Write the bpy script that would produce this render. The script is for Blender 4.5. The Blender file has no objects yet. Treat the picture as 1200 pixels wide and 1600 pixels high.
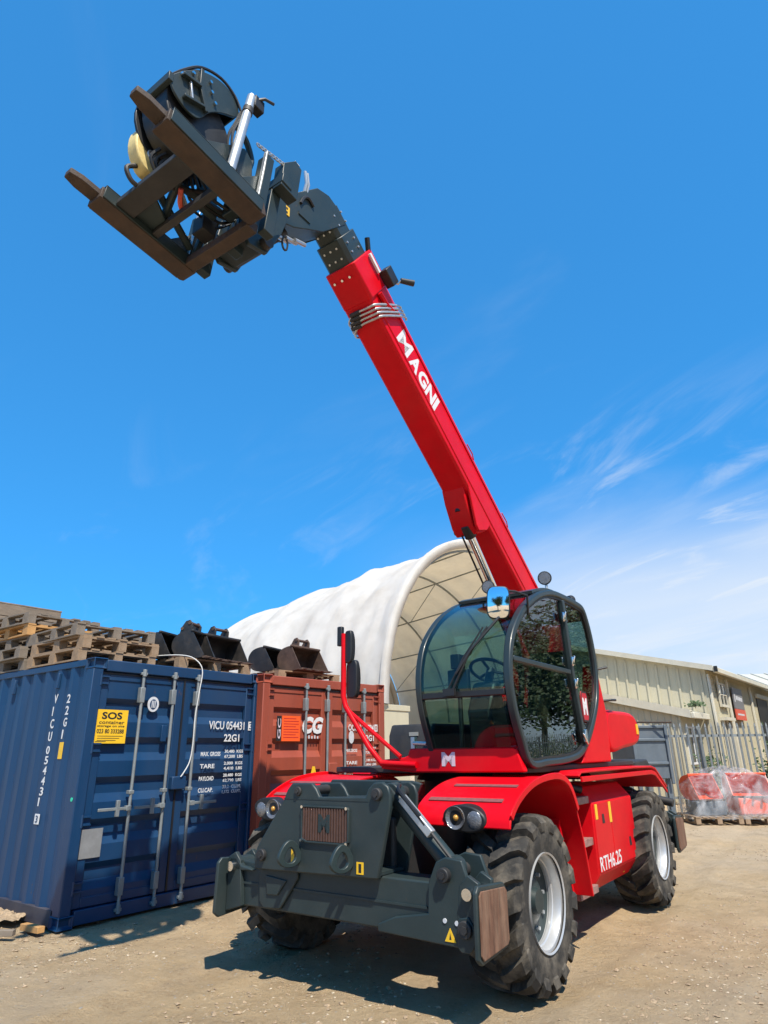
import bpy, bmesh, math, random
from math import radians as R, sin, cos, pi
from mathutils import Vector, Matrix, noise
random.seed(7)
scene = bpy.context.scene
COL = scene.collection

# ------------------------------------------------------------------ camera
cam_d = bpy.data.cameras.new('camera'); cam = bpy.data.objects.new('camera', cam_d); COL.objects.link(cam)
cam_d.sensor_fit = 'VERTICAL'; cam_d.sensor_height = 24.0; cam_d.lens = 24.0*1003.35/1600.0
cam_d.clip_start = 0.05; cam_d.clip_end = 3000
PITCH, ROLL = 0.35793, -0.01407
fwd = Vector((0, cos(PITCH), sin(PITCH))); rt = Vector((1, 0, 0)); up = Vector((0, -sin(PITCH), cos(PITCH)))
rt2 = rt*cos(ROLL)+up*sin(ROLL); up2 = up*cos(ROLL)-rt*sin(ROLL)
m = Matrix((rt2, up2, -fwd)).transposed().to_4x4(); m.translation = (0, 0, 1.5717)
cam.matrix_world = m
scene.camera = cam

# ------------------------------------------------------------------ world, sun, exposure
SUN_TO = Vector((0.215, -0.615, 1.0)).normalized()
SUN_EL = math.asin(SUN_TO.z); SUN_AZ = math.atan2(SUN_TO.x, SUN_TO.y)
world = bpy.data.worlds.new('World'); scene.world = world; world.use_nodes = True
nt = world.node_tree; nt.nodes.clear()
def N(t, typ, **kw):
    n = t.nodes.new(typ)
    for k, v in kw.items(): setattr(n, k, v)
    return n
wo = N(nt, 'ShaderNodeOutputWorld'); bg = N(nt, 'ShaderNodeBackground'); sky = N(nt, 'ShaderNodeTexSky')
sky.sky_type = 'NISHITA'; sky.sun_disc = False; sky.sun_elevation = SUN_EL; sky.sun_rotation = SUN_AZ
sky.air_density = 0.8; sky.dust_density = 0.2; sky.ozone_density = 3.0
bg.inputs[1].default_value = 0.15
# colour response of the camera for the blue sky: a softer vertical gradient and a richer azure
gm = N(nt, 'ShaderNodeGamma'); gm.inputs[1].default_value = 0.45
hs = N(nt, 'ShaderNodeMix', data_type='RGBA', blend_type='MULTIPLY'); hs.inputs[0].default_value = 1.0; hs.inputs[7].default_value = (.265, 1.31, 2.43, 1)
# thin cirrus and a low bank of cloud, laid out on a far cloud layer (direction / elevation)
tc = N(nt, 'ShaderNodeTexCoord'); sep = N(nt, 'ShaderNodeSeparateXYZ')
nt.links.new(tc.outputs['Generated'], sep.inputs[0])
def MA(t, op, a, b=None, clamp=False):
    n = N(t, 'ShaderNodeMath', operation=op); n.use_clamp = clamp
    for i, v in enumerate((a, b)):
        if v is None: continue
        if hasattr(v, 'is_linked') or hasattr(v, 'links'): t.links.new(v, n.inputs[i])
        else: n.inputs[i].default_value = v
    return n.outputs[0]
zc_ = MA(nt, 'MAXIMUM', sep.outputs[2], 0.0)
den = MA(nt, 'ADD', zc_, 0.16)
cx = MA(nt, 'DIVIDE', sep.outputs[0], den); cy = MA(nt, 'DIVIDE', sep.outputs[1], den)
comb = N(nt, 'ShaderNodeCombineXYZ'); nt.links.new(cx, comb.inputs[0]); nt.links.new(cy, comb.inputs[1])
mp = N(nt, 'ShaderNodeMapping'); mp.vector_type = 'TEXTURE'; mp.inputs['Rotation'].default_value = (0, 0, R(-58)); mp.inputs['Scale'].default_value = (1.5, .62, 1); mp.inputs['Location'].default_value = (-2.9, -2.1, 0)
nt.links.new(comb.outputs[0], mp.inputs[0])
nz = N(nt, 'ShaderNodeTexNoise'); nz.inputs['Scale'].default_value = 0.75; nz.inputs['Detail'].default_value = 9; nz.inputs['Roughness'].default_value = 0.56; nz.inputs['Distortion'].default_value = 0.8
nt.links.new(mp.outputs[0], nz.inputs['Vector'])
nz2 = N(nt, 'ShaderNodeTexNoise'); nz2.inputs['Scale'].default_value = 0.22; nz2.inputs['Detail'].default_value = 2
nt.links.new(comb.outputs[0], nz2.inputs['Vector'])
# bank: grows towards the horizon, thicker in the east (+x)
lowb = N(nt, 'ShaderNodeMapRange'); lowb.interpolation_type = 'SMOOTHSTEP'
lowb.inputs['From Min'].default_value = 0.46; lowb.inputs['From Max'].default_value = 0.16
nt.links.new(zc_, lowb.inputs['Value'])
east = N(nt, 'ShaderNodeMapRange'); east.interpolation_type = 'SMOOTHSTEP'
east.inputs['From Min'].default_value = -0.10; east.inputs['From Max'].default_value = 0.33
nt.links.new(sep.outputs[0], east.inputs['Value'])
e2 = MA(nt, 'MULTIPLY', lowb.outputs[0], east.outputs[0])
bank = MA(nt, 'MULTIPLY', e2, 0.26)
thin = MA(nt, 'MULTIPLY', nz2.outputs[0], 0.10)
s1 = MA(nt, 'ADD', MA(nt, 'ADD', nz.outputs[0], bank), thin)
cm = N(nt, 'ShaderNodeMapRange'); cm.interpolation_type = 'SMOOTHSTEP'
cm.inputs['From Min'].default_value = 0.62; cm.inputs['From Max'].default_value = 1.06; cm.inputs['To Max'].default_value = 0.85
nt.links.new(s1, cm.inputs['Value'])
mixc = N(nt, 'ShaderNodeMix', data_type='RGBA')
lowh = N(nt, 'ShaderNodeMapRange'); lowh.interpolation_type = 'SMOOTHSTEP'
lowh.inputs['From Min'].default_value = 0.37; lowh.inputs['From Max'].default_value = 0.17
nt.links.new(MA(nt, 'ADD', zc_, MA(nt, 'MULTIPLY', MA(nt, 'SUBTRACT', nz.outputs[0], .5), .22)), lowh.inputs['Value'])
haze_ = MA(nt, 'MULTIPLY', MA(nt, 'MULTIPLY', lowh.outputs[0], east.outputs[0]), .72)
cover = MA(nt, 'ADD', MA(nt, 'MULTIPLY', cm.outputs[0], MA(nt, 'SUBTRACT', 1.0, haze_)), haze_, True)
nz3 = N(nt, 'ShaderNodeTexNoise'); nz3.inputs['Scale'].default_value = 1.7; nz3.inputs['Detail'].default_value = 11; nz3.inputs['Roughness'].default_value = 0.60; nz3.inputs['Distortion'].default_value = 1.3
nt.links.new(mp.outputs[0], nz3.inputs['Vector'])
w1 = N(nt, 'ShaderNodeMapRange'); w1.interpolation_type = 'SMOOTHSTEP'; w1.inputs['From Min'].default_value = 0.53; w1.inputs['From Max'].default_value = 0.74; nt.links.new(nz3.outputs[0], w1.inputs['Value'])
w2 = N(nt, 'ShaderNodeMapRange'); w2.interpolation_type = 'SMOOTHSTEP'; w2.inputs['From Min'].default_value = 0.52; w2.inputs['From Max'].default_value = 0.28; nt.links.new(zc_, w2.inputs['Value'])
w3 = N(nt, 'ShaderNodeMapRange'); w3.interpolation_type = 'SMOOTHSTEP'; w3.inputs['From Min'].default_value = -.15; w3.inputs['From Max'].default_value = .30; w3.inputs['To Min'].default_value = .12; nt.links.new(sep.outputs[0], w3.inputs['Value'])
wisp = MA(nt, 'MULTIPLY', MA(nt, 'MULTIPLY', w1.outputs[0], w2.outputs[0]), MA(nt, 'MULTIPLY', w3.outputs[0], .75))
cover = MA(nt, 'ADD', MA(nt, 'MULTIPLY', cover, MA(nt, 'SUBTRACT', 1.0, wisp)), wisp, True)
nt.links.new(cover, mixc.inputs[0]); nt.links.new(sky.outputs[0], gm.inputs[0]); nt.links.new(gm.outputs[0], hs.inputs[6]); nt.links.new(hs.outputs[2], mixc.inputs[6])
mixc.inputs[7].default_value = (3.9, 4.2, 4.55, 1)
nt.links.new(mixc.outputs[2], bg.inputs[0]); nt.links.new(bg.outputs[0], wo.inputs[0])

sun_d = bpy.data.lights.new('sun', 'SUN'); sun = bpy.data.objects.new('sun', sun_d); COL.objects.link(sun)
sun_d.energy = 5.0; sun_d.angle = R(0.5); sun_d.color = (1.0, 0.925, 0.80)
sun.rotation_euler = SUN_TO.to_track_quat('Z', 'Y').to_euler(); sun.location = (5, -10, 30)
vs = scene.view_settings; vs.view_transform = 'Standard'; vs.look = 'None'; vs.exposure = 0.50; vs.gamma = 1.0; vs.use_curve_mapping = False
scene.cycles.max_bounces = 8; scene.cycles.transparent_max_bounces = 12

# ------------------------------------------------------------------ materials
def lin(r, g, b):
    f = lambda c: (c/255/12.92) if c/255 <= .04045 else ((c/255+.055)/1.055)**2.4
    return (f(r), f(g), f(b), 1)
def mat(name, col, rough=0.5, metal=0.0, var=0.12, vscale=6.0, bump=0.0, bscale=80.0, dust=0.0, dustcol=(.35, .28, .2, 1), coat=0.0, spec=0.5, streak=False, chips=0.0):
    ma = bpy.data.materials.new(name); ma.use_nodes = True
    t = ma.node_tree; b = t.nodes['Principled BSDF']
    b.inputs['Roughness'].default_value = rough; b.inputs['Metallic'].default_value = metal
    b.inputs['Specular IOR Level'].default_value = spec; b.inputs['Coat Weight'].default_value = coat; b.inputs['Coat Roughness'].default_value = .08
    c = tuple(col)[:3]
    tcn = N(t, 'ShaderNodeTexCoord'); src = tcn.outputs['Object']
    if streak:
        mpn = N(t, 'ShaderNodeMapping'); mpn.inputs['Scale'].default_value = streak; t.links.new(src, mpn.inputs[0]); src = mpn.outputs[0]
    n1 = N(t, 'ShaderNodeTexNoise'); n1.inputs['Scale'].default_value = vscale; n1.inputs['Detail'].default_value = 6; n1.inputs['Roughness'].default_value = .6
    t.links.new(src, n1.inputs['Vector'])
    rp = N(t, 'ShaderNodeMapRange'); rp.inputs['From Min'].default_value = .3; rp.inputs['From Max'].default_value = .7
    rp.inputs['To Min'].default_value = 1-var; rp.inputs['To Max'].default_value = 1+var
    t.links.new(n1.outputs[0], rp.inputs['Value'])
    mx = N(t, 'ShaderNodeMix', data_type='RGBA', blend_type='MULTIPLY'); mx.inputs[0].default_value = 1
    mx.inputs[6].default_value = c+(1,); t.links.new(rp.outputs[0], mx.inputs[7])
    out = mx.outputs[2]
    if dust > 0:
        n2 = N(t, 'ShaderNodeTexNoise'); n2.inputs['Scale'].default_value = vscale*.45; n2.inputs['Detail'].default_value = 8; n2.inputs['Roughness'].default_value = .68
        t.links.new(src, n2.inputs['Vector'])
        rp2 = N(t, 'ShaderNodeMapRange'); rp2.inputs['From Min'].default_value = .45; rp2.inputs['From Max'].default_value = .78; rp2.inputs['To Max'].default_value = dust
        t.links.new(n2.outputs[0], rp2.inputs['Value'])
        mx2 = N(t, 'ShaderNodeMix', data_type='RGBA'); mx2.inputs[7].default_value = dustcol
        t.links.new(rp2.outputs[0], mx2.inputs[0]); t.links.new(out, mx2.inputs[6]); out = mx2.outputs[2]
        ra = MA(t, 'ADD', MA(t, 'MULTIPLY', rp2.outputs[0], .4), rough, True); t.links.new(ra, b.inputs['Roughness'])
    if chips > 0:      # paint knocked off in small spots and short runs, brown steel showing
        mpc = N(t, 'ShaderNodeMapping'); mpc.inputs['Scale'].default_value = (1, 1, .45); t.links.new(tcn.outputs['Object'], mpc.inputs[0])
        n4 = N(t, 'ShaderNodeTexNoise'); n4.inputs['Scale'].default_value = 14; n4.inputs['Detail'].default_value = 9; n4.inputs['Roughness'].default_value = .72
        t.links.new(mpc.outputs[0], n4.inputs['Vector'])
        n5 = N(t, 'ShaderNodeTexNoise'); n5.inputs['Scale'].default_value = 1.1; n5.inputs['Detail'].default_value = 3; t.links.new(tcn.outputs['Object'], n5.inputs['Vector'])
        sm = MA(t, 'ADD', n4.outputs[0], MA(t, 'MULTIPLY', n5.outputs[0], .35))
        r4 = N(t, 'ShaderNodeMapRange'); r4.inputs['From Min'].default_value = .88-.06*chips; r4.inputs['From Max'].default_value = .93-.05*chips; r4.inputs['To Max'].default_value = .8; t.links.new(sm, r4.inputs['Value'])
        m4 = N(t, 'ShaderNodeMix', data_type='RGBA'); m4.inputs[7].default_value = (.10, .055, .03, 1); t.links.new(r4.outputs[0], m4.inputs[0]); t.links.new(out, m4.inputs[6]); out = m4.outputs[2]
    t.links.new(out, b.inputs['Base Color'])
    if bump > 0:
        n3 = N(t, 'ShaderNodeTexNoise'); n3.inputs['Scale'].default_value = bscale; n3.inputs['Detail'].default_value = 5
        t.links.new(src, n3.inputs['Vector'])
        bp = N(t, 'ShaderNodeBump'); bp.inputs['Strength'].default_value = bump; bp.inputs['Distance'].default_value = .01
        t.links.new(n3.outputs[0], bp.inputs['Height']); t.links.new(bp.outputs[0], b.inputs['Normal'])
    return ma
M = {}
M['red'] = mat('red_paint', (.58, .0012, .008), .42, 0, .10, 3, 0, 80, .18, (.34, .075, .055, 1), .0, .17)
M['grey'] = mat('slate_paint', (.021, .034, .036), .42, 0, .14, 4, .06, 60, .22, (.085, .078, .068, 1), .0, .35, chips=.25)
M['grey2'] = mat('slate_paint_cab', (.019, .030, .034), .36, 0, .08, 4, 0, 60, .06, (.1, .1, .1, 1), .05, .4)
M['black'] = mat('black_plastic', (.012, .012, .013), .5, 0, .2, 8)
M['blacksteel'] = mat('dark_chassis_steel', (.02, .02, .021), .6, 0, .3, 6, .1, 40, .25, (.12, .10, .08, 1))
M['rubber'] = mat('tyre_rubber', (.036, .034, .031), .85, 0, .25, 9, .25, 60, .95, (.21, .18, .14, 1), spec=.25)
M['silver'] = mat('silver_wheel_paint', (.52, .53, .54), .38, .5, .06, 6, 0, 80, .12, (.4, .36, .3, 1))
M['chrome'] = mat('chrome_rod', (.75, .75, .75), .14, 1, .03)
M['steel'] = mat('zinc_steel', (.5, .52, .53), .42, .7, .12, 12, .05, 80, .15, (.3, .28, .25, 1))
M['galv'] = mat('galvanised_steel', (.235, .26, .265), .5, .35, .14, 9, .05, 70, .12, (.35, .33, .3, 1))
M['rust'] = mat('rusty_plate', (.13, .06, .034), .8, 0, .5, 14, .6, 60, .8, (.27, .175, .115, 1), streak=(2, 2, .30))
M['rustdark'] = mat('rusty_fork_steel', (.042, .027, .019), .7, 0, .35, 8, .3, 45, .6, (.105, .062, .040, 1))
M['yellow'] = mat('yellow_sticker', (.78, .47, .02), .45, 0, .06)
M['white'] = mat('white_print', (.66, .66, .66), .5, 0, .06, 20)
M['whiteworn'] = mat('worn_white_print', (.55, .56, .58), .6, 0, .12, 30, 0, 80, .2, (.1, .12, .2, 1))
M['pink'] = mat('pale_emblem_print', (.62, .5, .55), .5, 0, .05)
M['blackprint'] = mat('black_print', (.015, .015, .015), .6, 0, .05)
M['blue'] = mat('container_blue', (.004, .036, .102), .42, 0, .14, 2.2, .05, 25, .35, (.04, .06, .095, 1), streak=(1, 1, .25), chips=.5)
M['bluerail'] = mat('container_bottom_rail', (.03, .03, .045), .6, 0, .25, 4, .1, 30, .5, (.12, .10, .085, 1))
M['brown'] = mat('container_brown', (.30, .060, .031), .5, 0, .18, 2.2, .06, 25, .4, (.15, .07, .05, 1), streak=(1, 1, .25), chips=.5)
M['wood'] = mat('pallet_wood', (.28, .19, .115), .8, 0, .28, 7, .3, 60, .3, (.22, .19, .16, 1))
M['woodgrey'] = mat('weathered_wood', (.19, .155, .12), .85, 0, .3, 7, .3, 60, .5, (.15, .14, .13, 1))
M['woodnew'] = mat('fresh_orange_wood', (.46, .25, .09), .75, 0, .2, 7, .2, 60)
M['crate'] = mat('crate_planks', (.22, .17, .125), .85, 0, .25, 5, .3, 50, .5, (.13, .12, .11, 1), streak=(1, 1, 4))
M['bucketblack'] = mat('black_bucket_paint', (.018, .018, .019), .5, 0, .35, 7, .15, 40, .55, (.10, .075, .055, 1))
M['bucketrust'] = mat('rusty_bucket_steel', (.085, .05, .035), .7, 0, .4, 8, .25, 40, .5, (.05, .04, .035, 1))
M['beige'] = mat('beige_cladding', (.50, .46, .335), .55, 0, .08, 2, 0, 40, .22, (.36, .32, .24, 1), streak=(1, 1, .2))
M['beigelight'] = mat('pale_trim', (.58, .55, .45), .5, 0, .08, 3, 0, 40, .2, (.4, .37, .3, 1))
M['orange'] = mat('orange_bucket_paint', (.72, .09, .03), .45, 0, .12, 5)
M['bin'] = mat('grey_bin_steel', (.10, .125, .15), .5, .1, .14, 4, .05, 40, .3, (.2, .19, .18, 1))
M['grille'] = mat('brown_grille_core', (.085, .042, .03), .7, 0, .2, 20)
M['seat'] = mat('seat_fabric', (.02, .03, .03), .8, 0, .2, 20)
M['seattan'] = mat('worn_tan_cloth', (.35, .27, .17), .85, 0, .2, 15)
M['lampglass'] = mat('lamp_lens', (.20, .20, .21), .12, .5, .3, 60, .4, 120)
M['amber'] = mat('amber_reflection', (.55, .28, .06), .15, .2, .1, 30)
M['mirror'] = mat('mirror_glass', (.85, .88, .9), .02, 1, .01)
M['emblemred'] = mat('emblem_red', (.45, .008, .02), .4, 0, .03)
M['signred'] = mat('sign_red', (.62, .10, .06), .5, 0, .06)
M['signgrey'] = mat('sign_grey', (.16, .16, .17), .5, 0, .06)
M['paperorange'] = mat('orange_notice', (.85, .10, .012), .6, 0, .05)
M['greenlight'] = mat('green_reflector', (.02, .55, .33), .3, 0, .1)
M['cable'] = mat('white_cable', (.62, .62, .60), .5, 0, .08)
M['darkglass'] = mat('dark_window', (.03, .04, .045), .08, 0, .1, coat=.5)
M['leaf'] = mat('leaf_green', (.05, .085, .025), .6, 0, .35, 3)
M['bark'] = mat('bark', (.12, .09, .065), .9, 0, .3, 6, .4, 30)
M['diggeryellow'] = mat('digger_yellow', (.75, .36, .02), .45, 0, .1)
M['hookyellow'] = mat('hook_block_yellow', (.72, .56, .22), .5, 0, .2, 14, .1, 60, .2, (.2, .16, .08, 1))
M['label'] = mat('grey_label', (.3, .3, .28), .6, 0, .05)
M['tread'] = mat('worn_step_tread', (.26, .13, .11), .6, 0, .35, 25, .3, 90, .4, (.35, .30, .26, 1))
M['strip'] = mat('anti_slip_strip', (.20, .055, .055), .8, 0, .2, 30)

def glass_mat(name, tint, fres=1.5, rough=0.0, minr=0.02):
    ma = bpy.data.materials.new(name); ma.use_nodes = True; t = ma.node_tree; t.nodes.clear()
    o = N(t, 'ShaderNodeOutputMaterial'); tr = N(t, 'ShaderNodeBsdfTransparent'); gl = N(t, 'ShaderNodeBsdfGlossy')
    tr.inputs[0].default_value = tint; gl.inputs['Roughness'].default_value = rough; gl.inputs[0].default_value = (.9, .95, .95, 1)
    lw = N(t, 'ShaderNodeLayerWeight'); lw.inputs[0].default_value = .5
    fac = MA(t, 'ADD', MA(t, 'MULTIPLY', MA(t, 'POWER', lw.outputs['Facing'], 4.0), .85), minr, True)   # Schlick reflectance of a pane
    mx = N(t, 'ShaderNodeMixShader'); t.links.new(fac, mx.inputs[0]); t.links.new(tr.outputs[0], mx.inputs[1]); t.links.new(gl.outputs[0], mx.inputs[2]); t.links.new(mx.outputs[0], o.inputs[0])
    return ma
M['doorglass'] = glass_mat('dark_door_glass', (.50, .57, .55, 1), 1.42, 0, .05)
M['glass'] = glass_mat('tinted_cab_glass', (.68, .81, .785, 1), 1.42, 0, .03)
def film_mat():
    ma = bpy.data.materials.new('plastic_film'); ma.use_nodes = True; t = ma.node_tree; t.nodes.clear()
    o = N(t, 'ShaderNodeOutputMaterial'); tr = N(t, 'ShaderNodeBsdfTransparent'); p = N(t, 'ShaderNodeBsdfPrincipled')
    p.inputs['Base Color'].default_value = (.75, .76, .78, 1); p.inputs['Roughness'].default_value = .12; tr.inputs[0].default_value = (.95, .95, .95, 1)
    tcn = N(t, 'ShaderNodeTexCoord'); n1 = N(t, 'ShaderNodeTexNoise'); n1.inputs['Scale'].default_value = 2.2; n1.inputs['Detail'].default_value = 4; n1.inputs['Distortion'].default_value = 2.2
    t.links.new(tcn.outputs['Object'], n1.inputs['Vector'])
    rp = N(t, 'ShaderNodeMapRange'); rp.inputs['From Min'].default_value = .35; rp.inputs['From Max'].default_value = .72; rp.inputs['To Min'].default_value = .04; rp.inputs['To Max'].default_value = .42
    t.links.new(n1.outputs[0], rp.inputs['Value'])
    bp = N(t, 'ShaderNodeBump'); bp.inputs['Strength'].default_value = .6; bp.inputs['Distance'].default_value = .08
    t.links.new(n1.outputs[0], bp.inputs['Height']); t.links.new(bp.outputs[0], p.inputs['Normal'])
    mx = N(t, 'ShaderNodeMixShader'); t.links.new(rp.outputs[0], mx.inputs[0]); t.links.new(tr.outputs[0], mx.inputs[1]); t.links.new(p.outputs[0], mx.inputs[2]); t.links.new(mx.outputs[0], o.inputs[0])
    return ma
M['film'] = film_mat()
def fabric_mat():
    ma = bpy.data.materials.new('white_tarpaulin'); ma.use_nodes = True; t = ma.node_tree; t.nodes.clear()
    o = N(t, 'ShaderNodeOutputMaterial'); d = N(t, 'ShaderNodeBsdfDiffuse'); tr = N(t, 'ShaderNodeBsdfTranslucent')
    tcn = N(t, 'ShaderNodeTexCoord'); n1 = N(t, 'ShaderNodeTexNoise'); n1.inputs['Scale'].default_value = 1.3; n1.inputs['Detail'].default_value = 7; n1.inputs['Roughness'].default_value = .65
    t.links.new(tcn.outputs['Object'], n1.inputs['Vector'])
    cr = N(t, 'ShaderNodeMix', data_type='RGBA'); cr.inputs[6].default_value = (.72, .71, .68, 1); cr.inputs[7].default_value = (.56, .54, .50, 1)
    rp = N(t, 'ShaderNodeMapRange'); rp.inputs['From Min'].default_value = .4; rp.inputs['From Max'].default_value = .75; t.links.new(n1.outputs[0], rp.inputs['Value'])
    t.links.new(rp.outputs[0], cr.inputs[0]); t.links.new(cr.outputs[2], d.inputs[0])
    tr.inputs[0].default_value = (.62, .49, .31, 1)
    mx = N(t, 'ShaderNodeMixShader'); mx.inputs[0].default_value = .36
    t.links.new(d.outputs[0], mx.inputs[1]); t.links.new(tr.outputs[0], mx.inputs[2]); t.links.new(mx.outputs[0], o.inputs[0])
    return ma
M['fabric'] = fabric_mat()
def ground_mat():
    ma = bpy.data.materials.new('dry_dirt_and_gravel'); ma.use_nodes = True; t = ma.node_tree; b = t.nodes['Principled BSDF']
    b.inputs['Roughness'].default_value = .95; b.inputs['Specular IOR Level'].default_value = .15
    g = N(t, 'ShaderNodeNewGeometry'); pos = g.outputs['Position']
    def noi(s, d=6, r=.6):
        n = N(t, 'ShaderNodeTexNoise'); n.inputs['Scale'].default_value = s; n.inputs['Detail'].default_value = d; n.inputs['Roughness'].default_value = r
        t.links.new(pos, n.inputs['Vector']); return n.outputs[0]
    def mr(v, a, b_, c=0, d=1):
        n = N(t, 'ShaderNodeMapRange'); n.inputs['From Min'].default_value = a; n.inputs['From Max'].default_value = b_; n.inputs['To Min'].default_value = c; n.inputs['To Max'].default_value = d
        t.links.new(v, n.inputs['Value']); return n.outputs[0]
    def mix(f, a, b_):
        n = N(t, 'ShaderNodeMix', data_type='RGBA'); t.links.new(f, n.inputs[0])
        for i, v in ((6, a), (7, b_)):
            if isinstance(v, tuple): n.inputs[i].default_value = v
            else: t.links.new(v, n.inputs[i])
        return n.outputs[2]
    big = mr(noi(.35, 4), .35, .65)
    c1 = mix(big, (.62, .425, .225, 1), (.66, .49, .30, 1))
    med = mr(noi(2.3, 8, .7), .38, .68)
    c2 = mix(med, c1, (.42, .285, .16, 1))
    fine = mr(noi(38, 6, .75), .36, .66)
    c3 = mix(MA(t, 'MULTIPLY', fine, .6), c2, (.60, .48, .31, 1))
    c3 = mix(MA(t, 'MULTIPLY', mr(noi(95, 5, .8), .56, .68), .6), c3, (.22, .15, .085, 1))
    vo = N(t, 'ShaderNodeTexVoronoi'); vo.inputs['Scale'].default_value = 26; t.links.new(pos, vo.inputs['Vector'])
    spk = MA(t, 'MULTIPLY', mr(vo.outputs['Distance'], .30, .16), mr(noi(7, 3), .5, .62))
    sepv = N(t, 'ShaderNodeSeparateColor'); t.links.new(vo.outputs['Color'], sepv.inputs[0])
    spk2 = MA(t, 'MULTIPLY', spk, mr(sepv.outputs[0], .45, .55))
    c4 = mix(spk2, c3, (.56, .52, .45, 1))
    dk = MA(t, 'MULTIPLY', mr(noi(15, 5, .7), .60, .72), .55)
    c5 = mix(dk, c4, (.13, .095, .065, 1))
    pg = MA(t, 'MULTIPLY', mr(noi(.22, 5, .65), .48, .60), .55)
    c6 = mix(pg, c5, (.55, .45, .33, 1))
    pd = MA(t, 'MULTIPLY', mr(noi(.9, 7, .7), .57, .68), .45)
    c7 = mix(pd, c6, (.24, .165, .10, 1))
    t.links.new(c7, b.inputs['Base Color'])
    h = MA(t, 'ADD', MA(t, 'ADD', MA(t, 'MULTIPLY', noi(9, 7, .7), 1.0), MA(t, 'MULTIPLY', spk2, .18)), MA(t, 'MULTIPLY', noi(70, 5, .8), .65))
    bp = N(t, 'ShaderNodeBump'); bp.inputs['Strength'].default_value = 1.0; bp.inputs['Distance'].default_value = .055
    t.links.new(h, bp.inputs['Height']); t.links.new(bp.outputs[0], b.inputs['Normal'])
    return ma
M['ground'] = ground_mat()

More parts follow.
